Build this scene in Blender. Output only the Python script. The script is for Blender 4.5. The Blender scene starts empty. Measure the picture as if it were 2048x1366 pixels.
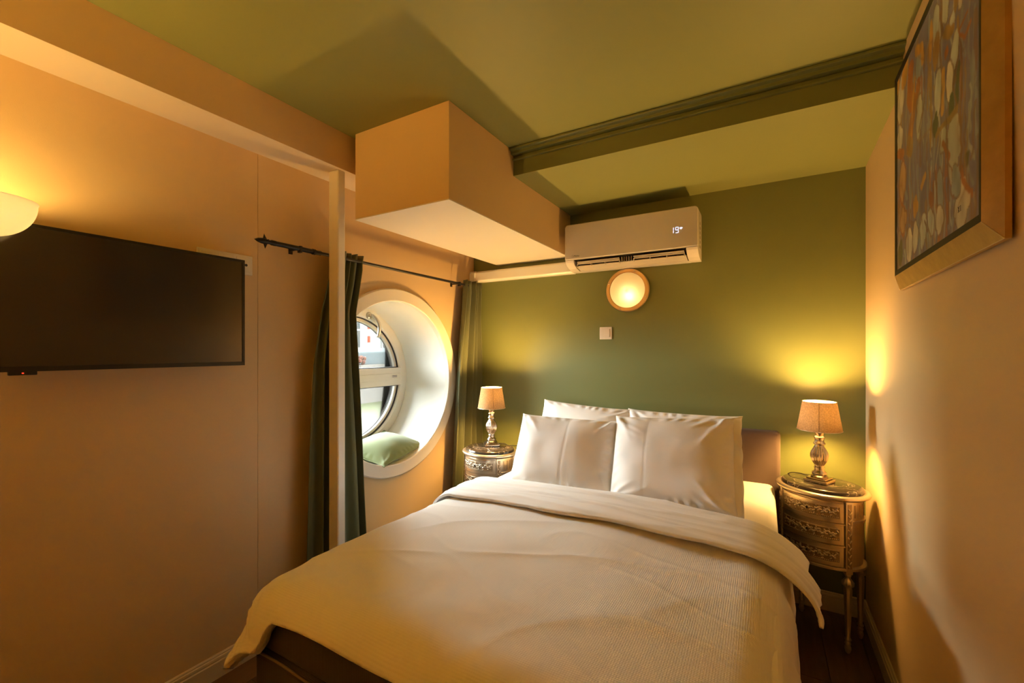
import bpy, bmesh, math, random
import numpy as np
from mathutils import Vector, Matrix, Euler

random.seed(4)
rng = np.random.RandomState(4)
scene = bpy.context.scene
COL = scene.collection
PI = math.pi
R = math.radians

# ------------------------------------------------------------------ camera, world, exposure
EYE = 1.41                                   # eye height above the floor
cam_d = bpy.data.cameras.new('camera')
cam_d.sensor_width = 36.0
cam_d.lens = 867 / 2048 * 36.0
cam_d.shift_y = 17 / 2048
cam_d.clip_start = 0.02
cam_o = bpy.data.objects.new('camera', cam_d)
cam_o.location = (0, 0, EYE)
cam_o.rotation_euler = (R(90), 0, R(30.1))
COL.objects.link(cam_o)
scene.camera = cam_o

scene.view_settings.view_transform = 'Standard'
scene.view_settings.look = 'None'
scene.view_settings.gamma = 1.0
scene.view_settings.use_curve_mapping = False
scene.view_settings.exposure = 1.38
scene.cycles.max_bounces = 12
scene.cycles.diffuse_bounces = 8
scene.cycles.transparent_max_bounces = 16
scene.cycles.sample_clamp_indirect = 6.0

SKY = 34.0                                    # overcast daylight
BULB_BED = 600.0                            # radiance of the bedside bulbs
BULB_BOWL = 125.0
BULB_FILL = 2500.0  # added lamp out of view, brightens the room
BULB_SCONCE = 11.0
LAMP_RGB = (1.0, 0.55, 0.15)

world = bpy.data.worlds.new('overcast_sky')
scene.world = world
world.use_nodes = True
wb = world.node_tree.nodes['Background']
wb.inputs[0].default_value = (0.93, 0.98, 1.0, 1)
wb.inputs[1].default_value = SKY

# light portal in the porthole (guides sampling of the sky only)
pl = bpy.data.lights.new('window_portal', 'AREA')
pl.shape = 'DISK'
pl.size = 1.0
pl.cycles.is_portal = True
po = bpy.data.objects.new('window_portal', pl)
po.location = (-2.53, 2.03, EYE - .207)
po.rotation_euler = (0, R(-90), 0)           # faces +X, into the room
COL.objects.link(po)

# ------------------------------------------------------------------ materials
def lin(c):
    return tuple(((x / 255) / 12.92 if x / 255 <= .04045 else ((x / 255 + .055) / 1.055) ** 2.4) for x in c)

def new_mat(name):
    m = bpy.data.materials.new(name)
    m.use_nodes = True
    return m, m.node_tree.nodes, m.node_tree.links, m.node_tree.nodes['Principled BSDF']

def mat(name, col, rough=.6, metal=0.0, var=.06, vscale=6.0, bump=0.0, bscale=200.0, spec=.5, sheen=0.0, coat=0.0):
    m, N, L, b = new_mat(name)
    b.inputs['Roughness'].default_value = rough
    b.inputs['Metallic'].default_value = metal
    b.inputs['Specular IOR Level'].default_value = spec
    if sheen:
        b.inputs['Sheen Weight'].default_value = sheen
    if coat:
        b.inputs['Coat Weight'].default_value = coat
        b.inputs['Coat Roughness'].default_value = .08
    tc = N.new('ShaderNodeTexCoord')
    n1 = N.new('ShaderNodeTexNoise'); n1.inputs['Scale'].default_value = vscale; n1.inputs['Detail'].default_value = 4
    L.new(tc.outputs['Object'], n1.inputs['Vector'])
    mx = N.new('ShaderNodeMix'); mx.data_type = 'RGBA'
    mx.inputs[6].default_value = (*[c * (1 - var) for c in col], 1)
    mx.inputs[7].default_value = (*[min(1, c * (1 + var)) for c in col], 1)
    L.new(n1.outputs['Fac'], mx.inputs[0])
    L.new(mx.outputs[2], b.inputs['Base Color'])
    if bump:
        n2 = N.new('ShaderNodeTexNoise'); n2.inputs['Scale'].default_value = bscale; n2.inputs['Detail'].default_value = 3
        L.new(tc.outputs['Object'], n2.inputs['Vector'])
        bp = N.new('ShaderNodeBump'); bp.inputs['Strength'].default_value = bump; bp.inputs['Distance'].default_value = .002
        L.new(n2.outputs['Fac'], bp.inputs['Height'])
        L.new(bp.outputs['Normal'], b.inputs['Normal'])
    return m

def weave_mat(name, col, rough=.85, scale=700.0, strength=.25, sheen=.2, var=.05):
    """woven cloth: fine crossing threads as bump"""
    m, N, L, b = new_mat(name)
    b.inputs['Roughness'].default_value = rough
    b.inputs['Specular IOR Level'].default_value = .25
    b.inputs['Sheen Weight'].default_value = sheen
    tc = N.new('ShaderNodeTexCoord')
    w1 = N.new('ShaderNodeTexWave'); w1.bands_direction = 'X'; w1.inputs['Scale'].default_value = scale / 10
    w2 = N.new('ShaderNodeTexWave'); w2.bands_direction = 'Y'; w2.inputs['Scale'].default_value = scale / 10
    for w in (w1, w2):
        w.inputs['Distortion'].default_value = .6
        L.new(tc.outputs['Object'], w.inputs['Vector'])
    ad = N.new('ShaderNodeMath'); ad.operation = 'ADD'
    L.new(w1.outputs['Fac'], ad.inputs[0]); L.new(w2.outputs['Fac'], ad.inputs[1])
    bp = N.new('ShaderNodeBump'); bp.inputs['Strength'].default_value = strength; bp.inputs['Distance'].default_value = .0015
    L.new(ad.outputs[0], bp.inputs['Height']); L.new(bp.outputs['Normal'], b.inputs['Normal'])
    n1 = N.new('ShaderNodeTexNoise'); n1.inputs['Scale'].default_value = 14; n1.inputs['Detail'].default_value = 6
    L.new(tc.outputs['Object'], n1.inputs['Vector'])
    mx = N.new('ShaderNodeMix'); mx.data_type = 'RGBA'
    mx.inputs[6].default_value = (*[c * (1 - var) for c in col], 1)
    mx.inputs[7].default_value = (*[min(1, c * (1 + var)) for c in col], 1)
    L.new(n1.outputs['Fac'], mx.inputs[0]); L.new(mx.outputs[2], b.inputs['Base Color'])
    return m

def emit_mat(name, col, strength):
    m, N, L, b = new_mat(name)
    N.remove(b)
    e = N.new('ShaderNodeEmission'); e.inputs[0].default_value = (*col, 1); e.inputs[1].default_value = strength
    L.new(e.outputs[0], N['Material Output'].inputs[0])
    return m

def glow_cloth(name, col, trans, noise=170.0):
    """thin lamp-shade material: reflects diffusely and lets a little light through"""
    m, N, L, b = new_mat(name)
    N.remove(b)
    tc = N.new('ShaderNodeTexCoord')
    n1 = N.new('ShaderNodeTexNoise'); n1.inputs['Scale'].default_value = noise; n1.inputs['Detail'].default_value = 5
    L.new(tc.outputs['Object'], n1.inputs['Vector'])
    cr = N.new('ShaderNodeValToRGB')
    cr.color_ramp.elements[0].position = .35; cr.color_ramp.elements[0].color = (*[c * .6 for c in trans], 1)
    cr.color_ramp.elements[1].position = .65; cr.color_ramp.elements[1].color = (*trans, 1)
    L.new(n1.outputs['Fac'], cr.inputs[0])
    d = N.new('ShaderNodeBsdfDiffuse'); d.inputs[0].default_value = (*col, 1)
    t = N.new('ShaderNodeBsdfTranslucent'); L.new(cr.outputs[0], t.inputs[0])
    a = N.new('ShaderNodeAddShader')
    L.new(d.outputs[0], a.inputs[0]); L.new(t.outputs[0], a.inputs[1])
    L.new(a.outputs[0], N['Material Output'].inputs[0])
    return m

def milk_glass(name, col, trans):
    m, N, L, b = new_mat(name)
    N.remove(b)
    d = N.new('ShaderNodeBsdfDiffuse'); d.inputs[0].default_value = (*col, 1)
    t = N.new('ShaderNodeBsdfTranslucent'); t.inputs[0].default_value = (*trans, 1)
    g = N.new('ShaderNodeBsdfGlossy'); g.inputs['Roughness'].default_value = .12; g.inputs[0].default_value = (.04, .04, .04, 1)
    a = N.new('ShaderNodeAddShader'); a2 = N.new('ShaderNodeAddShader')
    L.new(d.outputs[0], a.inputs[0]); L.new(t.outputs[0], a.inputs[1])
    L.new(a.outputs[0], a2.inputs[0]); L.new(g.outputs[0], a2.inputs[1])
    L.new(a2.outputs[0], N['Material Output'].inputs[0])
    return m

def pane_mat(name):
    m, N, L, b = new_mat(name)
    N.remove(b)
    t = N.new('ShaderNodeBsdfTransparent'); t.inputs[0].default_value = (.93, .95, .94, 1)
    g = N.new('ShaderNodeBsdfGlossy'); g.inputs['Roughness'].default_value = .02
    f = N.new('ShaderNodeFresnel'); f.inputs[0].default_value = 1.45
    x = N.new('ShaderNodeMixShader')
    L.new(f.outputs[0], x.inputs[0]); L.new(t.outputs[0], x.inputs[1]); L.new(g.outputs[0], x.inputs[2])
    L.new(x.outputs[0], N['Material Output'].inputs[0])
    return m

def wood_mat(name, c1, c2, rough=.4):
    m, N, L, b = new_mat(name)
    tc = N.new('ShaderNodeTexCoord')
    mp = N.new('ShaderNodeMapping'); mp.inputs['Scale'].default_value = (14, 1.6, 14)
    L.new(tc.outputs['Object'], mp.inputs[0])
    n = N.new('ShaderNodeTexNoise'); n.inputs['Scale'].default_value = 3; n.inputs['Detail'].default_value = 8; n.inputs['Distortion'].default_value = .6
    L.new(mp.outputs[0], n.inputs['Vector'])
    oi = N.new('ShaderNodeObjectInfo')
    ad = N.new('ShaderNodeMath'); ad.operation = 'MULTIPLY_ADD'; ad.inputs[1].default_value = .35
    L.new(oi.outputs['Random'], ad.inputs[0]); L.new(n.outputs['Fac'], ad.inputs[2])
    cr = N.new('ShaderNodeValToRGB')
    cr.color_ramp.elements[0].position = .35; cr.color_ramp.elements[0].color = (*c1, 1)
    cr.color_ramp.elements[1].position = .9; cr.color_ramp.elements[1].color = (*c2, 1)
    L.new(ad.outputs[0], cr.inputs[0]); L.new(cr.outputs[0], b.inputs['Base Color'])
    b.inputs['Roughness'].default_value = rough
    return m

def marble_mat(name):
    m, N, L, b = new_mat(name)
    tc = N.new('ShaderNodeTexCoord')
    n = N.new('ShaderNodeTexNoise'); n.inputs['Scale'].default_value = 4; n.inputs['Detail'].default_value = 5; n.inputs['Distortion'].default_value = 1.6
    L.new(tc.outputs['Object'], n.inputs['Vector'])
    cr = N.new('ShaderNodeValToRGB')
    cr.color_ramp.elements[0].position = .496; cr.color_ramp.elements[0].color = (.035, .026, .018, 1)
    cr.color_ramp.elements[1].position = .512; cr.color_ramp.elements[1].color = (.05, .04, .028, 1)
    e = cr.color_ramp.elements.new(.504); e.color = (.32, .27, .2, 1)
    L.new(n.outputs['Fac'], cr.inputs[0]); L.new(cr.outputs[0], b.inputs['Base Color'])
    b.inputs['Roughness'].default_value = .1
    return m

def brick_mat(name):
    m, N, L, b = new_mat(name)
    tc = N.new('ShaderNodeTexCoord')
    mp = N.new('ShaderNodeMapping'); mp.inputs['Rotation'].default_value = (R(90), 0, R(90))
    L.new(tc.outputs['Object'], mp.inputs[0])
    bt = N.new('ShaderNodeTexBrick'); bt.inputs['Scale'].default_value = 4
    bt.inputs['Color1'].default_value = (.013, .0105, .008, 1); bt.inputs['Color2'].default_value = (.018, .015, .012, 1)
    bt.inputs['Mortar'].default_value = (.022, .02, .018, 1)
    b.inputs['Specular IOR Level'].default_value = .02
    L.new(mp.outputs[0], bt.inputs['Vector']); L.new(bt.outputs['Color'], b.inputs['Base Color'])
    b.inputs['Roughness'].default_value = .9
    return m

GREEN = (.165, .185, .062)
GREEN_LIT = (.245, .255, .08)  # wall green made lighter to stand in for lamp light overhead
BEIGE = (.66, .475, .25)
M = {}
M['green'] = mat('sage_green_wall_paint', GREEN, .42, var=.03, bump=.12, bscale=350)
M['green_lit'] = mat('sage_green_paint_lit', GREEN_LIT, .5, var=.03, bump=.04, bscale=250)
M['beige'] = mat('warm_beige_wall_paint', BEIGE, .5, var=.025, bump=.15, bscale=380)
M['white_paint'] = mat('white_satin_paint', (.74, .68, .58), .4, var=.02, bump=.05, bscale=120)
M['cream_paint'] = mat('cream_panel_paint', (.70, .60, .48), .45, var=.02)
M['tunnel'] = mat('white_gloss_lining', (.80, .81, .76), .18, var=.02, coat=.3)
M['pvc'] = mat('white_window_plastic', (.76, .74, .66), .3, var=.02)
M['gasket'] = mat('black_rubber_gasket', (.03, .03, .04), .6)
M['pane'] = pane_mat('window_glass')
M['chrome'] = mat('brushed_nickel', (.62, .56, .46), .28, 1.0, var=.05)
M['floor_wood'] = wood_mat('brown_wood_planks', (.055, .026, .011), (.13, .065, .03), .38)
M['sub_floor'] = mat('dark_sub_floor', (.03, .02, .012), .8)
M['skirting'] = mat('skirting_paint', (.62, .52, .38), .4, var=.02)
M['bed_fabric'] = weave_mat('dark_brown_bed_upholstery', (.045, .030, .024), .9, 900, .4, .05)
M['bed_piping'] = mat('bed_piping_cord', (.16, .10, .05), .6)
M['headboard'] = weave_mat('mauve_brown_headboard_cloth', (.12, .083, .068), .9, 1500, .3, .1)
M['sheet'] = weave_mat('white_cotton_sheet', (.80, .77, .72), .8, 1500, .06, .1, .02)
M['duvet'] = weave_mat('white_waffle_duvet_cotton', (.78, .75, .70), .8, 560, .22, .12, .02)
M['pillow'] = weave_mat('white_pillow_cotton', (.80, .77, .72), .8, 1700, .06, .1, .02)
M['velvet'] = mat('green_velvet', (.17, .21, .065), .75, var=.1, vscale=3, sheen=.3, bump=.1, bscale=900)
M['curtain'] = mat('dark_green_velvet_curtain', (.085, .093, .034), .7, var=.1, vscale=4, sheen=.25, bump=.15, bscale=900)
M['black_metal'] = mat('black_iron', (.018, .014, .012), .4, .3)
M['gilt'] = mat('antique_silver_gilt', (.66, .56, .42), .3, .85, var=.22, vscale=12, bump=.25, bscale=45)
M['gilt_dark'] = mat('dark_gilt_recess', (.33, .24, .145), .5, .6, var=.3, vscale=20)  # darker gilt for sunk panels, strips and flutes
M['lamp_metal'] = mat('polished_silver_lamp_metal', (.60, .50, .38), .16, .95, var=.2, vscale=18)
M['marble'] = marble_mat('dark_marble')
M['shade'] = glow_cloth('linen_lamp_shade', (.22, .15, .085), (.44, .30, .17))
M['shade_lining'] = glow_cloth('white_shade_lining', (.74, .72, .66), (.011, .011, .010), 20.0)
M['bulb'] = emit_mat('glowing_bulb', LAMP_RGB, BULB_BED)
M['bulb_bowl'] = emit_mat('glowing_bowl_bulb', (1.0, .62, .19), BULB_BOWL)
M['bulb_fill'] = emit_mat('added_fill_bulb', (1.0, .54, .11), BULB_FILL)
M['bulb_sconce'] = emit_mat('glowing_sconce_bulb', (1.0, .66, .28), BULB_SCONCE)
M['bowl'] = milk_glass('opal_glass_bowl', (.45, .44, .42), (.34, .34, .33))
M['dome'] = milk_glass('opal_glass_dome', (.60, .55, .45), (.50, .46, .38))
M['brass'] = mat('satin_brass_ring', (.62, .45, .26), .32, .75, var=.06)
M['cable'] = mat('black_cable', (.015, .012, .01), .5)
M['ac'] = mat('white_air_conditioner_plastic', (.66, .60, .52), .16, var=.01)
M['ac_grey'] = mat('shaded_louver_plastic', (.50, .44, .36), .4)
M['ac_dark'] = mat('dark_vent_cavity', (.05, .035, .02), .7)
M['ac_print'] = mat('dark_grey_print', (.05, .045, .04), .5)
M['display'] = emit_mat('white_led_display', (.80, .80, 1.0), .5)
M['switch'] = mat('white_switch_plastic', (.72, .66, .55), .35)
M['tv'] = mat('black_tv_plastic', (.012, .010, .009), .35)
M['screen'] = mat('tv_screen', (.016, .011, .007), .16, spec=1.0, var=0)
M['led'] = emit_mat('red_standby_led', (1, .03, .01), 1.5)
M['gold_frame'] = mat('worn_gold_leaf', (.46, .28, .085), .42, .55, var=.3, vscale=22, bump=.25, bscale=120)
M['gold_edge'] = mat('pale_gold_edge', (.62, .47, .27), .4, .4)
M['black_paint'] = mat('black_frame_rebate', (.012, .009, .008), .5)
M['ink'] = mat('signature_ink', (.12, .10, .10), .7)
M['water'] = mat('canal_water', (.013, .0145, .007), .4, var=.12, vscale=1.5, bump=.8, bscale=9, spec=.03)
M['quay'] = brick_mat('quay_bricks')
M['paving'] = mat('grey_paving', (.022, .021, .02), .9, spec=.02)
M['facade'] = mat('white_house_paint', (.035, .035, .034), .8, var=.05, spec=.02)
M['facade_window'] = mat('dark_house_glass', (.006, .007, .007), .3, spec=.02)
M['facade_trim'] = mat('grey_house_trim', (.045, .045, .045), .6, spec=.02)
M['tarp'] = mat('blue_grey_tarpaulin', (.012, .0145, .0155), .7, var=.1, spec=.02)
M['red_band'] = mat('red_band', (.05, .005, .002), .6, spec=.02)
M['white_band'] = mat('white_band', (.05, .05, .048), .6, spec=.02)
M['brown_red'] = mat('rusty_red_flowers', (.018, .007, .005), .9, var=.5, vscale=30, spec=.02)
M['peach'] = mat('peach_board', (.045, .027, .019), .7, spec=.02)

# ------------------------------------------------------------------ mesh helpers
def link_obj(name, me, material, parent=None, smooth=False, sharp=None):
    o = bpy.data.objects.new(name, me)
    if material is not None:
        me.materials.append(M[material] if isinstance(material, str) else material)
    if smooth and len(me.polygons):
        me.polygons.foreach_set('use_smooth', [True] * len(me.polygons))
        if sharp:
            me.set_sharp_from_angle(angle=R(sharp))
    COL.objects.link(o)
    if parent is not None:
        o.parent = parent
    return o

class MB:
    """collects shapes in one list of vertices and faces"""
    def __init__(s):
        s.v = []; s.f = []
    def add(s, vs, fs):
        k = len(s.v)
        s.v += [tuple(float(c) for c in p) for p in vs]
        s.f += [tuple(int(i) + k for i in f) for f in fs]
        return s
    def box(s, x0, x1, y0, y1, z0, z1, m=None):
        vs = [(x, y, z) for x in (x0, x1) for y in (y0, y1) for z in (z0, z1)]
        if m is not None:
            vs = [m @ Vector(p) for p in vs]
        return s.add(vs, [(0, 1, 3, 2), (4, 6, 7, 5), (0, 4, 5, 1), (2, 3, 7, 6), (0, 2, 6, 4), (1, 5, 7, 3)])
    def lathe(s, prof, n=32, m=None, flute=None, close=True):
        """prof: list of (r, z); flute(r, z, ang) -> r"""
        vs = []; fs = []
        k = len(prof)
        for i in range(n):
            a = 2 * PI * i / n
            for r, z in prof:
                rr = flute(r, z, a) if flute else r
                vs.append((rr * math.cos(a), rr * math.sin(a), z))
        for i in range(n):
            j = (i + 1) % n
            for q in range(k - 1):
                fs.append((i * k + q, j * k + q, j * k + q + 1, i * k + q + 1))
        if close:
            fs.append(tuple(reversed([i * k for i in range(n)])))
            fs.append(tuple(i * k + k - 1 for i in range(n)))
        if m is not None:
            vs = [m @ Vector(p) for p in vs]
        return s.add(vs, fs)
    def tube(s, pts, r, n=8):
        pts = [Vector(p) for p in pts]
        vs = []; fs = []
        up = None
        for i, p in enumerate(pts):
            d = (pts[min(i + 1, len(pts) - 1)] - pts[max(i - 1, 0)]).normalized()
            if up is None:
                up = d.orthogonal().normalized()
            up = (up - d * up.dot(d)).normalized()
            w = d.cross(up)
            rr = r[i] if isinstance(r, (list, tuple)) else r
            for k in range(n):
                a = 2 * PI * k / n
                vs.append(p + (up * math.cos(a) + w * math.sin(a)) * rr)
        for i in range(len(pts) - 1):
            for k in range(n):
                l = (k + 1) % n
                fs.append((i * n + k, i * n + l, (i + 1) * n + l, (i + 1) * n + k))
        fs.append(tuple(reversed(range(n))))
        fs.append(tuple((len(pts) - 1) * n + k for k in range(n)))
        return s.add(vs, fs)
    def prism(s, poly, axis, a0, a1):
        """poly in the two other axes, extruded along axis ('x','y','z') from a0 to a1"""
        n = len(poly)
        def p3(p, a):
            return {'x': (a, p[0], p[1]), 'y': (p[0], a, p[1]), 'z': (p[0], p[1], a)}[axis]
        vs = [p3(p, a0) for p in poly] + [p3(p, a1) for p in poly]
        fs = [tuple(reversed(range(n))), tuple(range(n, 2 * n))]
        fs += [(i, (i + 1) % n, n + (i + 1) % n, n + i) for i in range(n)]
        return s.add(vs, fs)
    def blob(s, c, sx, sy, sz, m=None, n=6, k=4):
        vs = [(0, 0, -1)]; fs = []
        for j in range(1, k):
            t = PI * j / k
            for i in range(n):
                a = 2 * PI * i / n
                vs.append((math.sin(t) * math.cos(a), math.sin(t) * math.sin(a), -math.cos(t)))
        vs.append((0, 0, 1))
        for i in range(n):
            fs.append((0, 1 + (i + 1) % n, 1 + i))
            for j in range(k - 2):
                fs.append((1 + j * n + i, 1 + j * n + (i + 1) % n, 1 + (j + 1) * n + (i + 1) % n, 1 + (j + 1) * n + i))
            fs.append((1 + (k - 2) * n + i, 1 + (k - 2) * n + (i + 1) % n, len(vs) - 1))
        out = []
        for x, y, z in vs:
            p = Vector((x * sx, y * sy, z * sz))
            if m is not None:
                p = m @ p
            out.append(p + Vector(c))
        return s.add(out, fs)
    def grid(s, P, closed=False):
        h, w = P.shape[:2]
        fs = [(i * w + j, i * w + j + 1, (i + 1) * w + j + 1, (i + 1) * w + j) for i in range(h - 1) for j in range(w - 1)]
        return s.add(P.reshape(-1, 3), fs)
    def build(s, name, material, parent=None, smooth=False, sharp=None, bevel=0.0, origin=None, fix=True, segs=2):
        me = bpy.data.meshes.new(name)
        vs = s.v
        if origin is not None:
            vs = [(a - origin[0], b - origin[1], c - origin[2]) for a, b, c in vs]
        elif parent is not None and s_world(parent):
            l = parent_world(parent)
            vs = [(a - l[0], b - l[1], c - l[2]) for a, b, c in vs]
        me.from_pydata(vs, [], s.f)
        if fix:
            bm = bmesh.new(); bm.from_mesh(me)
            bmesh.ops.recalc_face_normals(bm, faces=bm.faces)
            bm.to_mesh(me); bm.free()
        o = link_obj(name, me, material, parent, smooth, sharp)
        if parent is not None and s_world(parent) and origin is None:
            WORLD_ROOTS[o.name] = parent_world(parent)
        if origin is not None:
            l = parent_world(parent) if parent is not None else (0, 0, 0)
            o.location = (origin[0] - l[0], origin[1] - l[1], origin[2] - l[2])
        if bevel:
            b = o.modifiers.new('bevel', 'BEVEL'); b.width = bevel; b.segments = segs; b.limit_method = 'ANGLE'; b.angle_limit = R(35)
            b.harden_normals = False
        return o

WORLD_ROOTS = {}
def s_world(o):
    return o.name in WORLD_ROOTS
def parent_world(o):
    return WORLD_ROOTS.get(o.name, (0, 0, 0))

def tag(o, label, category, group=None, kind=None):
    if label: o['label'] = label
    if category: o['category'] = category
    if group: o['group'] = group
    if kind: o['kind'] = kind
    return o

def struct(o, label=None):
    o['kind'] = 'structure'
    if label: o['label'] = label
    return o

def thing(name, loc, label=None, category=None, group=None, rotz=0.0, world=True):
    """Empty at the base of a thing; with world=True its parts are written in room coordinates"""
    o = bpy.data.objects.new(name, None)
    o.empty_display_size = .1
    COL.objects.link(o)
    o.location = loc
    o.rotation_euler = (0, 0, rotz)
    if world:
        WORLD_ROOTS[o.name] = tuple(loc)
    tag(o, label, category, group)
    return o

def copy_tree(o, parent=None):
    c = o.copy()
    COL.objects.link(c)
    c.parent = parent
    for ch in list(o.children):
        copy_tree(ch, c)
    return c

def vnoise(x, y, seed=0):
    """smooth value noise on numpy arrays, about -1..1"""
    r = np.random.RandomState(seed).rand(64, 64) * 2 - 1
    xi = np.floor(x).astype(int); yi = np.floor(y).astype(int)
    fx = x - xi; fy = y - yi
    fx = fx * fx * (3 - 2 * fx); fy = fy * fy * (3 - 2 * fy)
    g = lambda a, b: r[a % 64, b % 64]
    return (g(xi, yi) * (1 - fx) + g(xi + 1, yi) * fx) * (1 - fy) + (g(xi, yi + 1) * (1 - fx) + g(xi + 1, yi + 1) * fx) * fy

def Z(rel):                       # height relative to the eye -> height above the floor
    return EYE + rel

# ------------------------------------------------------------------ room shell
XL, XR, YB, YF = -2.04, .465, 2.90, -1.30
ZC, ZLOW = Z(1.10), Z(.963)          # main ceiling, lower ceiling at the back
YBEAM = 2.08
HC = (2.03, Z(-.207)); HR = .52      # porthole centre (y, z) and radius

def right_x(y, z):                   # the right wall runs very slightly out of true
    return XR - (YB - y) * (.004 + .0257 * min(1.0, z / 2.3))

# floor with planks
fl = MB().box(XL - .6, XR + .1, YF - .05, YB + .05, -.08, -.012).build('floor', 'sub_floor')
struct(fl, 'dark brown wooden plank floor')
pw = .165
ix = 0
x = XL - .02
plank_me = {}
while x < XR + .02:
    y = YF - random.random() * .9
    while y < YB:
        ln = 1.22
        y1 = min(y + ln, YB + .02)
        y0 = max(y, YF)
        if y1 - y0 > .05:
            key = round(y1 - y0, 3)
            if key not in plank_me:
                b = MB().box(0, pw - .002, 0, (y1 - y0) - .002, -.012, 0)
                o = b.build('plank', 'floor_wood', fl)
                plank_me[key] = o.data
            else:
                o = bpy.data.objects.new('plank', plank_me[key]); COL.objects.link(o); o.parent = fl
            o.location = (x, y0, 0)
        y += ln
    x += pw

# left wall: two wall boards with a fine joint, porthole cut in the far one
def holed_rect(mb, X, y0, y1, z0, z1, cy, cz, r, n=96):
    sq = []
    ci = []
    hs = r + .09
    for i in range(n):
        a = 2 * PI * i / n
        c, s_ = math.cos(a), math.sin(a)
        k = hs / max(abs(c), abs(s_))
        ci.append((X, cy + r * c, cz + r * s_)); sq.append((X, cy + k * c, cz + k * s_))
    mb.add(ci + sq, [(i, (i + 1) % n, n + (i + 1) % n, n + i) for i in range(n)])
    a0, a1, b0, b1 = cy - hs, cy + hs, cz - hs, cz + hs
    for (p0, p1, q0, q1) in ((y0, a0, z0, z1), (a1, y1, z0, z1), (a0, a1, z0, b0), (a0, a1, b1, z1)):
        mb.add([(X, p0, q0), (X, p1, q0), (X, p1, q1), (X, p0, q1)], [(0, 1, 2, 3)])
    return mb

wl = MB()
wl.add([(XL - .012, YF, -.02), (XL - .012, 1.3, -.02), (XL - .012, 1.3, ZC + .02), (XL - .012, YF, ZC + .02)], [(0, 1, 2, 3)])
holed_rect(wl, XL - .012, 1.3, YB + .05, -.02, ZC + .02, *HC, HR)
wl = wl.build('wall_left', 'beige', fix=False)
struct(wl, 'warm beige left wall with the round window')
SEAM = 1.155
MB().add([(XL, YF, 0), (XL, SEAM - .0008, 0), (XL, SEAM - .0008, ZC), (XL, YF, ZC),
          (XL - .011, SEAM - .0008, 0), (XL - .011, SEAM - .0008, ZC)], [(0, 1, 2, 3), (1, 4, 5, 2)]).build('wall_board', 'beige', wl, fix=False)
b = holed_rect(MB(), XL, SEAM + .0008, YB, 0, ZC, *HC, HR)
b.add([(XL, SEAM + .0008, 0), (XL - .011, SEAM + .0008, 0), (XL - .011, SEAM + .0008, ZC), (XL, SEAM + .0008, ZC)], [(0, 1, 2, 3)])
b.build('wall_board', 'beige', wl, fix=False)

# back wall (sage green), right wall, wall behind the camera
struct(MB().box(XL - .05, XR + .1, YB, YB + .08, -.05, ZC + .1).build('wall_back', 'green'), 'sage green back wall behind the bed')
P = np.zeros((24, 24, 3))
for i in range(24):
    for j in range(24):
        y = YF + (YB + .01 - YF) * i / 23; z = -.02 + (ZC + .04) * j / 23
        P[i, j] = (right_x(y, z), y, z)
struct(MB().grid(P).build('wall_right', 'beige', smooth=True), 'warm beige right wall carrying the painting')
struct(MB().box(XL - .1, XR + .1, YF - .08, YF, -.05, ZC + .1).build('wall_front', 'beige'), 'beige wall behind the viewer')

# ceiling: main slab, lower slab at the back, beam edge with a small lip
ce = MB().box(XL - .1, XR + .1, YF - .1, YB + .1, ZC, ZC + .08).build('ceiling', 'green_lit')
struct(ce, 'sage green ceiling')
b = MB()
b.box(-1.197, XR + .05, YBEAM, YB, ZLOW + .002, ZC)
lowc = b.build('trim_1', 'green')
MB().box(-1.197, XR + .05, YBEAM, YB, ZLOW, ZLOW + .002).build('lower_ceiling_lit_face', 'green_lit', lowc); struct(lowc, 'lowered sage green ceiling with a beam edge above the bed head')  # underside lightened as if lamp-lit; beam face keeps the wall green
MB().prism([(YBEAM - .050, ZC - .001), (YBEAM - .050, ZC - .012), (YBEAM - .030, ZC - .016), (YBEAM - .030, ZC - .030), (YBEAM + .002, ZC - .030), (YBEAM + .002, ZC - .001)],
           'x', -1.197, XR + .05).build('beam_moulding', 'green', lowc, bevel=.002)
MB().prism([(YBEAM + .002, ZC - .044), (YBEAM - .012, ZC - .046), (YBEAM - .012, ZC - .054), (YBEAM + .002, ZC - .057)],
           'x', -1.197, XR + .05).build('beam_lip', 'green', lowc, bevel=.002)

# boxed beam along the left wall
b = MB().box(XL - .005, -1.842, YF, YB, Z(.915), ZC).build('trim_2', 'beige')
struct(b, 'beige boxed beam running along the top of the left wall')
MB().box(XL - .004, -1.8422, YF, YB, Z(.9142), Z(.9152)).build('soffit_panel', 'cream_paint', b)

# boxed duct hanging from the ceiling
b = MB().box(-1.80, -1.197, 1.512, YB, Z(.668), ZC).build('trim_3', 'beige', bevel=.0015)
struct(b, 'beige boxed duct hanging under the green ceiling')
MB().box(-1.801, -1.196, 1.510, YB, Z(.662), Z(.667)).build('underside_panel', 'white_paint', b)

# white post
b = MB().box(-1.928, -1.856, 1.451, 1.497, 0, Z(.9145)).build('support_post', 'white_paint', bevel=.007, segs=3)
tag(b, 'slim white painted post standing in front of the green curtain', 'post')

# skirting boards
sk = [(0, 0), (.016, 0), (.016, .070), (.012, .074), (.014, .080), (.013, .088), (.008, .091), (.009, .096), (.006, .100), (0, .100)]
b = MB().prism([(XL + p, q) for p, q in sk], 'y', YF, YB).build('baseboard_left', 'skirting'); struct(b, 'cream moulded skirting board along the left wall')
b = MB().prism([(YB - p, q) for p, q in sk], 'x', XL, XR).build('baseboard_back', 'skirting'); struct(b, 'moulded skirting board along the green wall')
b = MB()
n = 12
ring = []
for i in range(n + 1):
    y = YF + (YB - YF) * i / n
    ring.append([(right_x(y, .05) - p, y, q) for p, q in sk])
b.grid(np.array(ring)); b = b.build('baseboard_right', 'skirting'); struct(b, 'moulded skirting board along the right wall')

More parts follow.
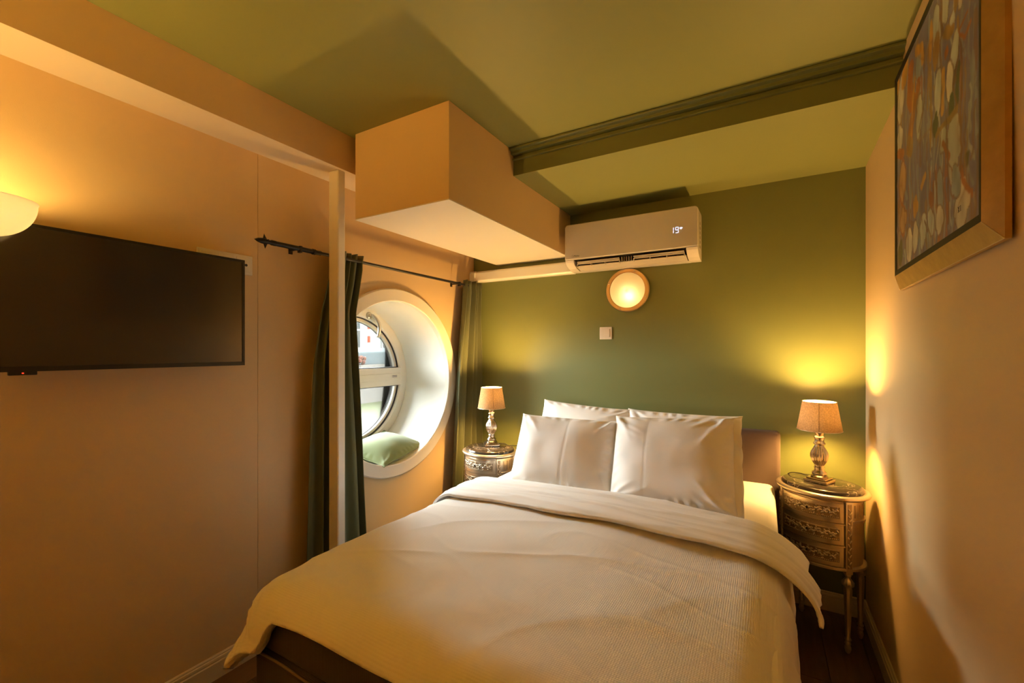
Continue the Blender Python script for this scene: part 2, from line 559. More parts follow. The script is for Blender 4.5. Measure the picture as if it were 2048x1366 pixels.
# ------------------------------------------------------------------ porthole window
def xlathe(prof, n=96, flute=None):
    """lathe about the porthole axis; prof: list of (r, X)"""
    mb = MB(); vs = []; fs = []; k = len(prof)
    for i in range(n):
        a = 2 * PI * i / n
        for r, X in prof:
            vs.append((X, HC[0] + r * math.cos(a), HC[1] + r * math.sin(a)))
    for i in range(n):
        j = (i + 1) % n
        for q in range(k - 1):
            fs.append((i * k + q, j * k + q, j * k + q + 1, i * k + q + 1))
    return mb.add(vs, fs)

win = thing('window_1', (XL, HC[0], HC[1])); struct(win, 'round white porthole window in a deep cylindrical reveal')
XW = -2.44
xlathe([(HR, XL + .006), (HR - .002, XL - .05), (HR - .004, XW - .02), (HR - .002, XW - .14), (HR + .06, XW - .14), (HR + .06, XL - .03), (HR + .004, XL - .013)]).build('reveal_lining', 'tunnel', win, smooth=True, sharp=40)
xlathe([(HR - .002, XL - .012), (HR - .003, XL + .022), (HR + .002, XL + .028), (HR + .070, XL + .028), (HR + .077, XL + .022), (HR + .077, XL - .001)]).build('trim_ring', 'white_paint', win, smooth=True, sharp=40)
# fixed outer frame ring
fr = xlathe([(HR - .004, XW - .07), (HR - .004, XW), (HR - .020, XW + .004), (HR - .066, XW + .004), (HR - .074, XW - .004), (HR - .078, XW - .02), (HR - .078, XW - .07), (HR - .004, XW - .07)]).build('outer_frame', 'pvc', win, smooth=True, sharp=40)
# middle rail
b = MB().box(XW - .065, XW + .006, HC[0] - .45, HC[0] + .45, HC[1] - .062, HC[1] + .072)
b.box(XW, XW + .010, HC[0] - .44, HC[0] + .44, HC[1] - .020, HC[1] + .030)
b.build('middle_rail', 'pvc', win, bevel=.003)
b = MB().box(XW + .004, XW + .014, HC[0] + .345, HC[0] + .405, HC[1] - .004, HC[1] + .018)
vent = b.build('drain_cap', 'pvc', win, bevel=.002)
for q in (.001, .010):
    MB().box(XW + .0135, XW + .0148, HC[0] + .352, HC[0] + .400, HC[1] + q, HC[1] + q + .004).build('slot', 'gasket', win)
def half_ring(r0, r1, x0, x1, zcut, up, n=64):
    """ring segment above (or below) zcut, closed by a straight bar"""
    mb = MB()
    def arc(r):
        a = math.asin(min(1, abs(zcut) / r)) if zcut * (1 if up else -1) > 0 else 0
        A = np.linspace(a, PI - a, n)
        return [(r * math.cos(t), (1 if up else -1) * r * math.sin(t)) for t in A]
    o_, i_ = arc(r0), arc(r1)
    V = [(x0, HC[0] + p[0], HC[1] + p[1]) for p in o_] + [(x1, HC[0] + p[0], HC[1] + p[1]) for p in o_] + \
        [(x0, HC[0] + p[0], HC[1] + p[1]) for p in i_] + [(x1, HC[0] + p[0], HC[1] + p[1]) for p in i_]
    F = []
    for i in range(n - 1):
        j = i + 1
        F += [(i, j, n + j, n + i), (2 * n + i, 3 * n + i, 3 * n + j, 2 * n + j), (n + i, n + j, 3 * n + j, 3 * n + i), (i, 2 * n + i, 2 * n + j, j)]
    return mb.add(V, F)
for up, zc in ((True, .072), (False, -.062)):
    s_ = 1 if up else -1
    half_ring(HR - .076, HR - .084, XW - .055, XW - .012, zc, up).build('gasket', 'gasket', win)
    half_ring(HR - .082, HR - .104, XW - .060, XW - .022, zc, up).build('glazing_bead', 'pvc', win)
    half_ring(HR - .1035, HR - .1065, XW - .054, XW - .046, zc, up).build('gasket', 'gasket', win)
    MB().box(XW - .050, XW - .012, HC[0] - .43, HC[0] + .43, HC[1] + zc, HC[1] + zc + s_ * .006).build('gasket', 'gasket', win)
    # glass pane: half disc
    n = 48
    a0 = math.asin(abs(zc) / (HR - .09))
    A = np.linspace(a0, PI - a0, n)
    poly = [(HC[0] + (HR - .09) * math.cos(t), HC[1] + s_ * (HR - .09) * math.sin(t)) for t in A]
    MB().prism(poly, 'x', XW - .048, XW - .042).build('glass_pane', 'pane', win)
# handle
hd = MB().lathe([(.0, 0), (.026, 0), (.026, .006), (.022, .011), (.013, .013), (.012, .03), (0, .032)], 24,
                Matrix.Translation((XW + .003, HC[0] + .135, HC[1] + .452)) @ Matrix.Rotation(R(90), 4, 'Y'), close=False)
hp = hd.build('handle', 'chrome', win, smooth=True, sharp=40)
pts = []
for i in range(14):
    t = i / 13
    pts.append((XW + .034 + .018 * math.sin(t * PI), HC[0] + .135 + .060 * math.sin(t * 1.9), HC[1] + .452 - .155 * t ** 1.25 + .008 * math.sin(t * PI)))
MB().tube(pts, [.011 + .002 * math.sin(i / 13 * PI) for i in range(14)], 12).build('lever', 'chrome', win, smooth=True)

# ------------------------------------------------------------------ outside the porthole
wt = MB()
wt.add([(-2.75, -20, -.06), (-9.5, -20, -.06), (-9.5, 40, -.06), (-2.75, 40, -.06)], [(0, 1, 2, 3)])
tag(wt.build('canal_water', 'water'), 'green grey canal water seen through the lower pane', 'water', kind='stuff')
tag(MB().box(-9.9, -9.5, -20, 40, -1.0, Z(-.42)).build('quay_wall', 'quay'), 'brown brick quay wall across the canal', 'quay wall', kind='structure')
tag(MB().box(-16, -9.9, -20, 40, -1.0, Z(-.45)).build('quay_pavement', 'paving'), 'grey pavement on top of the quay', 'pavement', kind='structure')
b = MB()
b.prism([(-10.0, Z(-.45)), (-10.0, Z(-.05)), (-10.3, Z(.06)), (-11.6, Z(.06)), (-11.9, Z(-.05)), (-11.9, Z(-.45))], 'y', 6.4, 10.6)
tag(b.build('covered_boat', 'tarp', bevel=.04), 'blue grey tarpaulin covered boat on the quay outside', 'boat')
b = MB()
for i in range(60):
    b.blob((-9.75 + random.uniform(-.08, .08), 7.6 + random.random() * .9, Z(-.40 + random.random() * .22)), .06, .06, .06, n=5, k=3)
tag(b.build('flower_bed', 'brown_red'), 'rusty red flowers growing along the quay edge', 'flowers', kind='stuff')
MBm = Matrix.Translation((-9.93, 8.0, Z(-.03))) @ Matrix.Rotation(R(-8), 4, 'X')
tag(MB().box(-.03, .03, -.42, .28, -.09, .09, MBm).build('peach_board', 'peach', bevel=.01), 'peach coloured board leaning on the covered boat outside', 'board')
bh = thing('canal_house', (-16.5, 13.5, Z(-.45)), 'white canal house with tall sash windows beyond the quay', 'house')
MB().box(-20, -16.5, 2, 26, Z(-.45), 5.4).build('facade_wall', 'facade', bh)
for k in range(9):
    y = 4.0 + k * 2.4
    for lv in range(2):
        z0 = Z(.05) + lv * 2.3
        w_ = MB().box(-16.5, -16.44, y - .55, y + .55, z0, z0 + 1.8)
        f_ = w_.build('window_frame', 'facade_trim', bh, bevel=.01)
        for q in (-1, 1):
            for rr in (0, 1):
                MB().box(-16.445, -16.42, y + (q - 1) * .25 + .03 + (0 if q < 0 else .0), y + (q - 1) * .25 + .47, z0 + .08 + rr * .86, z0 + .86 + rr * .86).build('window_pane', 'facade_window', bh)
sp = thing('striped_pole', (-12.4, 11.02, Z(-.45)), 'red and white banded pole standing on the quay outside', 'pole')
for k in range(12):
    MB().lathe([(.052, Z(-.45) + k * .24), (.052, Z(-.45) + k * .24 + .24)], 14, Matrix.Translation((-12.4, 11.02, 0))).build('band', 'red_band' if k % 2 else 'white_band', sp, smooth=True, sharp=40)

# ------------------------------------------------------------------ bed
BX0, BX1, BY0, BY1 = -1.36, .06, .76, 2.80
bed = thing('bed', (-.65, 1.78, 0), 'double box spring bed with dark brown base and mauve brown headboard', 'bed')
MB().box(BX0, BX1, BY0, BY1, .07, .485).build('box_spring', 'bed_fabric', bed, bevel=.015, segs=3)
MB().box(BX0 + .004, BX1 - .004, BY0 + .004, BY1, .489, .655).build('mattress', 'bed_fabric', bed, bevel=.03, segs=4)
# piping cord along the joint
b = MB()
pp = []
for i in range(41):
    t = i / 40
    pp.append((BX0 + .01 + (BX1 - BX0 - .02) * t, BY0 - .002, .487 + .003 * math.sin(t * 23)))
b.tube(pp, .004, 6)
b.build('piping', 'bed_piping', bed, smooth=True)
MB().tube([(BX0 - .002, BY0 + .01 + (BY1 - BY0 - .02) * i / 20, .487) for i in range(21)], .004, 6).build('piping', 'bed_piping', bed, smooth=True)
MB().tube([(BX1 + .002, BY0 + .01 + (BY1 - BY0 - .02) * i / 20, .487) for i in range(21)], .004, 6).build('piping', 'bed_piping', bed, smooth=True)
MB().box(BX0 - .01, BX1 + .022, BY1, BY1 + .085, .05, .955).build('headboard', 'headboard', bed, bevel=.022, segs=4)
for lx in (BX0 + .1, BX1 - .1):
    for ly in (BY0 + .1, BY1 - .1):
        MB().lathe([(.02, 0), (.028, .075)], 16, Matrix.Translation((lx, ly, 0))).build('leg', 'black_metal', bed, smooth=True, sharp=40)
MB().box(BX0 + .006, BX1 - .006, BY0 + .3, BY1 - .002, .60, .672).build('fitted_sheet', 'sheet', bed, bevel=.035, segs=5)

# ------------------------------------------------------------------ duvet
XC, HW = -.65, .63
HWR = .585                                # flat half width on the painting side
RS = .14
def drape(s, t, lift=0.0, flare_l=.20, flare_r=.03):
    """cloth coordinates -> room position: flat top, rounded shoulders, hanging sides"""
    ox = np.where(s < 0, np.maximum(0, -s - HW), np.maximum(0, s - HWR))
    oy = np.maximum(0, .86 - t)
    o = np.hypot(ox, oy)
    nx = np.where(o > 1e-6, np.sign(s) * ox / np.maximum(o, 1e-6), 0)
    ny = np.where(o > 1e-6, -oy / np.maximum(o, 1e-6), 0)
    r = RS + lift
    k = (RS + lift) / RS
    arc = np.minimum(o * k, r * PI / 2)
    rest = np.maximum(0, o - RS * PI / 2)
    fl = np.where(s < 0, flare_l + .40 * np.clip((1.45 - t) / .5, 0, 1), flare_r)
    h = r * np.sin(arc / r) + rest * fl
    d = r * (1 - np.cos(arc / r)) + rest * .996
    x = XC + np.clip(s, -HW, HWR) + nx * h
    y = np.maximum(t, .86) + ny * h
    crown = .022 * (1 - (np.clip(s, -HW, HW) / HW) ** 2)
    z = .700 + crown + lift - d
    return np.stack([x, y, z], -1)

def displaced(P, w):
    """move a grid of points along its own normals by w"""
    du = np.gradient(P, axis=0); dv = np.gradient(P, axis=1)
    n = np.cross(dv, du)
    n /= np.maximum(1e-9, np.linalg.norm(n, axis=-1, keepdims=True))
    if n[n.shape[0] // 2, n.shape[1] // 2, 2] < 0:
        n = -n
    return P + n * w[..., None]

def ridges(x, y, seed, sharp=3):
    v = vnoise(x, y, seed)
    return (1 - np.abs(v)) ** sharp

nt, ns = 170, 210
tt = np.linspace(0, 1, nt)[:, None] * np.ones((1, ns))
ss = np.ones((nt, 1)) * np.linspace(0, 1, ns)[None, :]
s0_ = -.93 + 2.075 * ss
u_ = np.clip((-.600 - s0_) / .07, 0, 1)
T0 = .70 - .085 * u_ * u_ * (3 - 2 * u_)
tcoord = T0 + (1.955 - T0) * tt
left_h = .30 - .035 * np.clip((.95 - tcoord) / .2, 0, 1) + .012 * np.sin(tcoord * 9)
right_h = .56 + .02 * np.sin(tcoord * 7)
scoord = -(HW + left_h) + ss * (HW + HWR + left_h + right_h)
P = drape(scoord, tcoord)
w = .010 * vnoise(scoord * 2.2 + 5, tcoord * 2.6, 1) + .004 * vnoise(scoord * 6, tcoord * 7, 2)
# long soft creases across the top
w += .004 * ridges(scoord * 1.3 + tcoord * 2.4, tcoord * 4.2 - scoord * 2.0, 3, 9)
w += .0025 * ridges(scoord * 5 + 2, tcoord * 9 + scoord * 3, 6, 12) * np.clip(vnoise(scoord * 2, tcoord * 2, 9) + .4, 0, 1)
w += .003 * ridges(scoord * 3.1 - tcoord * 3.0, tcoord * 6 + scoord * 1.5, 8, 7)
# vertical folds in the hanging sides
side = np.clip((np.abs(scoord) - HW - .06) / .2, 0, 1)
w += side * (.010 * np.sin(tcoord * 17 + 2.2 * vnoise(tcoord * 3, scoord, 5)) + .006 * np.sin(tcoord * 41))
# gathers at the foot corner on the left
cor = np.exp(-(((scoord + .80) / .10) ** 2 + ((tcoord - .72) / .07) ** 2))
w += cor * .010 * np.sin(scoord * 120 + tcoord * 60)
P = displaced(P, w)
foot = np.clip((.80 - tcoord) / .14, 0, 1)
P[..., 2] += foot * .008 * np.sin(scoord * 11)
mbd = MB().grid(P)
duvet = thing('duvet', (-.65, 1.35, .70), 'white waffle cotton duvet spread over the bed and hanging at both sides', 'duvet')
o = mbd.build('duvet_cover', 'duvet', duvet, smooth=True)
so = o.modifiers.new('thick', 'SOLIDIFY'); so.thickness = .030; so.offset = -1
# turned-back cuff
nt2, ns2 = 46, 210
q = np.linspace(0, 1, nt2)[:, None] * np.ones((1, ns2))
ss = np.ones((nt2, 1)) * np.linspace(0, 1, ns2)[None, :]
tc_ = 1.645 + .325 * np.minimum(1, q * 1.12)
lf = .24 + .03 * q
rt = .225 - .05 * q ** .7
sc_ = -(HW + lf) + ss * (HW + HWR + lf + rt)
tcc = tc_ + .012 * np.sin(sc_ * 5) + .006 * np.sin(sc_ * 13)
P = drape(sc_, tcc, .015, .2, .50)
P[..., 0] += .060 * np.clip((sc_ - HWR) / .2, 0, 1) ** 1.1
fold = np.clip((q - .893) / .107, 0, 1)
P[..., 1] += .016 * np.sin(fold * PI)
P[..., 2] -= .028 * fold ** 1.5
hemroll = np.clip(1 - q / .12, 0, 1)
w = -.008 * hemroll ** 2 + .005 * vnoise(sc_ * 2.5, tcc * 5, 11)
w += .007 * ridges(sc_ * .8 + 3, tcc * 17 + sc_ * 1.6 + vnoise(sc_ * 2, tcc * 3, 7) * .7, 12, 4) * (1 - fold)
w += .005 * ridges(sc_ * 1.6, tcc * 30 - sc_ * 2, 14, 5) * (1 - fold)
w += np.clip((sc_ - HW) / .3, 0, 1) * .02 * np.sin(tcc * 30 + sc_ * 6)
P = displaced(P, w)
o = MB().grid(P).build('folded_cuff', 'sheet', duvet, smooth=True)
so = o.modifiers.new('thick', 'SOLIDIFY'); so.thickness = .011; so.offset = -1

# ------------------------------------------------------------------ pillows
def pillow_mesh(w, h, th, seed, wrk=1.0, ear=.005, pe=(3.2, .55), crease=None):
    n = 84
    u = np.linspace(-1, 1, n)
    U, V = np.meshgrid(u, u, indexing='ij')
    # pinched outline with pointed corners
    X = U * (w / 2) * (1 - .022 * (1 - np.abs(V) ** 2.2) * np.abs(U) ** 3)
    Y = V * (h / 2) * (1 - .03 * (1 - np.abs(U) ** 2.2) * np.abs(V) ** 3)
    c = (np.abs(U) ** 8) * (np.abs(V) ** 8)
    X += np.sign(U) * ear * c; Y += np.sign(V) * ear * c
    prof = (np.maximum(0, 1 - np.abs(U) ** pe[0]) ** pe[1]) * (np.maximum(0, 1 - np.abs(V) ** pe[0]) ** pe[1])
    T = th / 2 * prof
    edge = np.clip(1 - np.maximum(np.abs(U), np.abs(V)), 0, 1)
    ang = np.arctan2(V, U)
    wr = wrk * (.009 * vnoise(U * 1.3 + 9, V * 1.3, seed) + .0035 * vnoise(U * 3.4, V * 3.1 + 4, seed + 5))
    # a few pulled creases running in from the corners
    rr_ = np.random.RandomState(seed)
    for k_ in range(13):
        cu_, cv_ = rr_.choice([-1, 1]), (1 if rr_.rand() < .7 else -1)
        an = math.atan2(-cv_, -cu_) + rr_.uniform(-.45, .45)
        px_, py_ = cu_ * .97, cv_ * .97
        al = (U - px_) * math.cos(an) + (V - py_) * math.sin(an)
        ac_ = -(U - px_) * math.sin(an) + (V - py_) * math.cos(an) + .05 * np.sin(al * 5 + k_)
        ln = rr_.uniform(.35, .9)
        wr += wrk * .0085 * np.exp(-(ac_ / .045) ** 2) * np.clip(al / .08, 0, 1) * np.clip(1 - al / ln, 0, 1)
    if crease is not None:
        wr -= .0013 * np.exp(-((U - crease - .02 * V) / .016) ** 2)
    puck = wrk * np.exp(-((edge - .07) / .07) ** 2) * .0035 * np.sin(ang * 30 + 5 * vnoise(U * 2, V * 2, seed + 2))
    mask = np.clip(edge * 9, 0, 1)
    top = T + mask * (wr + puck)
    bot = -T - mask * .004
    mb = MB()
    A = np.stack([X, Y, top], -1); B = np.stack([X, Y, bot], -1)
    mb.grid(A)
    k = len(mb.v)
    mb.v += [tuple(p) for p in B.reshape(-1, 3)]
    mb.f += [tuple(reversed((k + i * n + j, k + i * n + j + 1, k + (i + 1) * n + j + 1, k + (i + 1) * n + j))) for i in range(n - 1) for j in range(n - 1)]
    return mb

def weld(o, d=1e-5):
    bm = bmesh.new(); bm.from_mesh(o.data)
    bmesh.ops.remove_doubles(bm, verts=bm.verts, dist=d)
    bmesh.ops.recalc_face_normals(bm, faces=bm.faces)
    bm.to_mesh(o.data); bm.free()

def pillow(name, c, w, h, th, tilt, roll, yaw, seed, label, seam=None, flange=0):
    root = thing(name, c, label, 'pillow', 'pillows at the bed head', world=False)
    root.rotation_euler = Euler((R(tilt), 0, 0)).to_matrix().to_euler()
    m = Matrix.Rotation(R(yaw), 3, 'Z') @ Matrix.Rotation(R(tilt), 3, 'X') @ Matrix.Rotation(R(roll), 3, 'Z')
    root.rotation_euler = m.to_euler()
    b = pillow_mesh(w, h, th, seed, 1.3, crease=seam).build('pillow_case', 'pillow', root, smooth=True, fix=False)
    weld(b)
    if flange:
        n = 40
        G = np.zeros((n, 6, 3))
        for i in range(n):
            v = -1 + 2 * i / (n - 1)
            for j in range(6):
                u = j / 5
                G[i, j] = (w / 2 * .93 + flange * u, v * h / 2 * (1.0 - .02 * u), .012 * math.sin(v * 9 + u * 2) * u - .01 * u)
        o = MB().grid(G).build('flange', 'pillow', root, smooth=True)
        so = o.modifiers.new('thick', 'SOLIDIFY'); so.thickness = .012; so.offset = 0
    return root

pillow('pillow', (-.975, 2.53, .868), .58, .42, .16, 70, -3, 1, 21, 'white pillow mostly hidden behind the left front pillow, its corner pointing up')
pillow('pillow', (-.40, 2.53, .858), .60, .42, .16, 70, 0, -1, 31, 'white pillow mostly hidden behind the right front pillow by the headboard')
pillow('pillow', (-.945, 2.185, .850), .57, .40, .17, 63, 0, 2, 44, 'white front pillow nearer the round window', seam=.1)
pillow('pillow', (-.385, 2.170, .878), .56, .44, .19, 63, 4, -3, 57, 'white front pillow nearer the painting, with a wide side flange', seam=-.35, flange=.045)

# ------------------------------------------------------------------ bedside tables
def ell(a, b_, t):
    return (a * math.cos(t), b_ * math.sin(t))

def arc_slab(mb, a, b_, t0, t1, z0, z1, thick, n=20):
    """curved slab standing on the ellipse (a, b_), growing outwards by thick"""
    V = []; F = []
    for i in range(n + 1):
        t = t0 + (t1 - t0) * i / n
        xi, yi = ell(a, b_, t); xo, yo = ell(a + thick, b_ + thick, t)
        V += [(xi, yi, z0), (xo, yo, z0), (xo, yo, z1), (xi, yi, z1)]
    for i in range(n):
        k = 4 * i
        for q in range(4):
            F.append((k + q, k + (q + 1) % 4, k + 4 + (q + 1) % 4, k + 4 + q))
    F.append((0, 1, 2, 3)); F.append((4 * n + 3, 4 * n + 2, 4 * n + 1, 4 * n))
    return mb.add(V, F)

def ell_disc(mb, prof, n=64):
    """prof: list of (a, b, z)"""
    k = len(prof); V = []; F = []
    for i in range(n):
        t = 2 * PI * i / n
        for a, b_, z in prof:
            x, y = ell(a, b_, t); V.append((x, y, z))
    for i in range(n):
        j = (i + 1) % n
        for q in range(k - 1):
            F.append((i * k + q, j * k + q, j * k + q + 1, i * k + q + 1))
    F.append(tuple(reversed([i * k for i in range(n)]))); F.append(tuple(i * k + k - 1 for i in range(n)))
    return mb.add(V, F)

BA, BB = .172, .148
ZB0, ZB1 = .385, .705
def make_nightstand(label):
    r = thing('bedside_table', (0, 0, 0), label, 'bedside table', 'matching oval bedside tables', world=False)
    b = MB(); ell_disc(b, [(BA - .006, BB - .006, ZB0), (BA - .006, BB - .006, ZB1)]); b.build('body', 'gilt', r, smooth=True, sharp=40)
    b = MB(); ell_disc(b, [(BA - .002, BB - .002, ZB0 - .006), (BA + .010, BB + .010, ZB0 - .002), (BA + .010, BB + .010, ZB0 + .008), (BA - .002, BB - .002, ZB0 + .012)]); b.build('bottom_moulding', 'gilt', r, smooth=True, sharp=50)
    # top rim and marble
    b = MB(); ell_disc(b, [(BA, BB, ZB1 - .004), (BA + .010, BB + .010, ZB1 - .002), (BA + .023, BB + .023, ZB1 + .006), (BA + .027, BB + .027, ZB1 + .014), (BA + .024, BB + .024, ZB1 + .021), (BA + .016, BB + .016, ZB1 + .024), (BA - .002, BB - .002, ZB1 + .024)])
    b.build('top_rim', 'gilt', r, smooth=True, sharp=50)
    b = MB(); ell_disc(b, [(BA + .002, BB + .002, ZB1 + .022), (BA + .003, BB + .003, ZB1 + .030), (BA - .001, BB - .001, ZB1 + .038), (BA - .006, BB - .006, ZB1 + .040)])
    b.build('marble_top', 'marble', r, smooth=True, sharp=50)
    TH = R(56)
    c = -PI / 2
    # drawers
    zs = [ZB0 + .014 + k * .102 for k in range(3)]
    for k in (2, 1, 0):
        z0 = zs[k]; z1 = z0 + .090
        b = MB(); arc_slab(b, BA - .006, BB - .006, c - TH + .13, c + TH - .13, z0, z1, .010)
        d = b.build('drawer', 'gilt', r, smooth=True, sharp=35)
        b = MB(); arc_slab(b, BA + .003, BB + .003, c - TH + .24, c + TH - .24, z0 + .020, z1 - .018, .0016)
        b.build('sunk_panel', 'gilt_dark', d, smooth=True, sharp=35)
        # raised frame of the panel
        b = MB()
        for (za, zb) in ((z0 + .016, z0 + .020), (z1 - .018, z1 - .014)):
            arc_slab(b, BA + .003, BB + .003, c - TH + .23, c + TH - .23, za, zb, .004)
        for ta in (c - TH + .22, c + TH - .24):
            arc_slab(b, BA + .003, BB + .003, ta, ta + .02, z0 + .016, z1 - .014, .004, 2)
        b.build('panel_frame', 'gilt', d, smooth=True, sharp=35)
        # carved leaf scroll and beading
        b = MB()
        m_ = 30
        for i in range(m_):
            t = c - TH + .29 + (2 * TH - .58) * i / (m_ - 1)
            x_, y_ = ell(BA + .0055, BB + .0055, t)
            zz = (z0 + z1) / 2 + .006 + .008 * math.sin(i * 1.35) + random.uniform(-.003, .003)
            rot = Matrix.Rotation(t + PI / 2, 3, 'Z') @ Matrix.Rotation((.7 if i % 2 else -.7) + random.uniform(-.35, .35), 3, 'Y')
            b.blob((x_, y_, zz), .0098, .0045, .0052, rot, 6, 4)
            b.blob((x_, y_, zz + .0125 * (1 if i % 2 else -1)), .0065, .0035, .0036, rot, 6, 3)
        o = b.build('carved_leaves', 'gilt', d, smooth=True); o['kind'] = 'stuff'
        b = MB()
        for i in range(34):
            t = c - TH + .27 + (2 * TH - .54) * i / 33
            x_, y_ = ell(BA + .0055, BB + .0055, t)
            b.blob((x_, y_, z0 + .0255), .0028, .0028, .0028, None, 5, 4)
        o = b.build('beading', 'gilt', d, smooth=True); o['kind'] = 'stuff'
        # keyhole
        x_, y_ = ell(BA + .009, BB + .009, c)
        MB().blob((x_, y_, (z0 + z1) / 2 + .004), .0045, .003, .0065, None, 8, 5).build('keyhole', 'black_metal', d, smooth=True)
        # rail under the drawer
        b = MB(); arc_slab(b, BA - .006, BB - .006, c - TH + .10, c + TH - .10, z0 - .010, z0 - .004, .013)
        b.build('drawer_rail', 'gilt', r, smooth=True, sharp=35)
        b = MB(); arc_slab(b, BA - .006, BB - .006, c - TH + .10, c + TH - .10, z0 - .004, z0, .004)
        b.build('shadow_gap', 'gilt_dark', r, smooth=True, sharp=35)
    # posts with carved strips, then turned legs
    for si, t in enumerate((c - TH, c + TH, c + PI - R(50), c + PI + R(50))):
        x_, y_ = ell(BA - .002, BB - .002, t)
        mm = Matrix.Translation((x_, y_, 0)) @ Matrix.Rotation(t + PI / 2, 4, 'Z')
        b = MB().box(-.016, .016, -.011, .012, ZB0 - .018, ZB1 - .002, mm)
        ps = b.build('post', 'gilt', r, bevel=.002)
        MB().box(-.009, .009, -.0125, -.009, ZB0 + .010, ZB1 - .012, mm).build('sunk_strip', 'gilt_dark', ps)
        if si < 2:
            b = MB()
            for i in range(17):
                p = mm @ Vector((.0035 * (1 if i % 2 else -1), -.0125, ZB0 + .02 + i * .0165))
                rot = Matrix.Rotation(t + PI / 2, 3, 'Z') @ Matrix.Rotation((.6 if i % 2 else -.6), 3, 'Y')
                b.blob(p, .0038, .003, .010, rot, 6, 4)
            o = b.build('carved_garland', 'gilt', ps, smooth=True); o['kind'] = 'stuff'
        prof = [(.010, ZB0 - .016), (.0135, ZB0 - .022), (.0115, ZB0 - .028), (.010, ZB0 - .034), (.018, ZB0 - .044), (.0235, ZB0 - .056), (.022, ZB0 - .066), (.014, ZB0 - .078), (.0165, ZB0 - .086),
                (.0165, ZB0 - .092), (.0150, ZB0 - .15), (.0095, .075), (.0135, .068), (.0135, .062), (.009, .058), (.0125, .050), (.0125, .044), (.009, .040), (.0125, .030), (.013, .020), (.009, .004), (.006, 0)]
        flt = lambda r_, z, a: r_ * (1 + (.10 * math.cos(10 * a) if ZB0 - .072 < z < ZB0 - .045 else (.06 * math.cos(8 * a) if .08 < z < ZB0 - .09 else 0)))
        MB().lathe(prof, 40, Matrix.Translation((x_, y_, 0)), flt).build('leg', 'gilt', r, smooth=True, sharp=60)
    # side moulding ring and short flutes
    for s_ in (-1, 1):
        t0 = c + s_ * (TH + .12); t1 = c + s_ * (PI - R(50) - .12)
        b = MB(); arc_slab(b, BA - .006, BB - .006, min(t0, t1), max(t0, t1), ZB1 - .103, ZB1 - .093, .011); b.build('side_moulding', 'gilt', r, smooth=True, sharp=35)
        for i in range(5):
            t = t0 + (t1 - t0) * (i + .7) / 5.4
            x_, y_ = ell(BA - .0062, BB - .0062, t)
            mm = Matrix.Translation((x_, y_, 0)) @ Matrix.Rotation(t + PI / 2, 4, 'Z')
            MB().box(-.0028, .0028, -.0015, .002, ZB1 - .080, ZB1 - .022, mm).build('flute', 'gilt_dark', r, bevel=.001)
    return r

ns0 = make_nightstand('oval gilt bedside table with three carved drawers, standing by the right wall')
ns0.location = (.252, 2.665, 0); ns0.rotation_euler = (0, 0, R(-27))
ns1 = copy_tree(ns0)
ns1['label'] = 'oval silver bedside table with carved drawers, standing beside the curtain and round window'
ns1.location = (-1.618, 2.49, 0); ns1.rotation_euler = (0, 0, R(-7))

# ------------------------------------------------------------------ bedside lamps
def make_lamp(label):
    r = thing('table_lamp', (0, 0, 0), label, 'lamp', 'matching bedside lamps', world=False)
    b = MB().box(-.052, .052, -.052, .052, 0, .016).box(-.044, .044, -.044, .044, .016, .024)
    b.build('base', 'lamp_metal', r, bevel=.004)
    prof = [(.0, .022), (.036, .024), (.038, .030), (.030, .037), (.033, .044), (.031, .050), (.0225, .056), (.021, .066), (.0235, .072), (.020, .078), (.021, .086), (.030, .102), (.0365, .122),
            (.0375, .136), (.034, .152), (.026, .168), (.020, .180), (.019, .186), (.0255, .190), (.0265, .196), (.021, .202), (.0195, .214), (.0235, .222), (.0235, .227), (.017, .232), (.019, .243), (.030, .254), (.032, .262), (.008, .264), (.008, .30)]
    flt = lambda rr, z, a: rr * (1 + (.055 * math.cos(20 * a) if .084 < z < .178 else 0))
    MB().lathe(prof, 120, None, flt).build('column', 'lamp_metal', r, smooth=True, sharp=60)
    # shade: outer cloth, inner lining, rims, seam
    z0, z1, r0, r1 = .262, .404, .096, .0725
    b = MB().lathe([(r0, z0), (r1, z1)], 64, close=False)
    sh = b.build('shade', 'shade', r, smooth=True, fix=True)
    MB().lathe([(r0 - .0012, z0 + .0004), (r1 - .0012, z1 - .0004)], 64, close=False).build('lining', 'shade_lining', sh, smooth=True)
    for rr, zz in ((r0, z0), (r1, z1)):
        b = MB().tube([(rr * math.cos(2 * PI * i / 48), rr * math.sin(2 * PI * i / 48), zz) for i in range(49)], .0018, 6)
        b.build('rim_wire', 'gilt', sh, smooth=True)
    b = MB()
    for i in range(3):
        a = 2 * PI * i / 3 + .4
        b.tube([(0, 0, .300), (r0 * .97 * math.cos(a), r0 * .97 * math.sin(a), .272)], .0014, 5)
    b.build('shade_spider', 'black_metal', sh)
    MB().tube([(r0 * .998, 0, z0), (r1 * .998, 0, z1)], .0012, 4).build('seam', 'bed_piping', sh)
    b = MB().lathe([(.0, .31), (.012, .312), (.013, .330), (.024, .346), (.0265, .360), (.022, .376), (.010, .386), (0, .388)], 20, close=False)
    b.build('bulb', 'bulb', r, smooth=True)
    return r

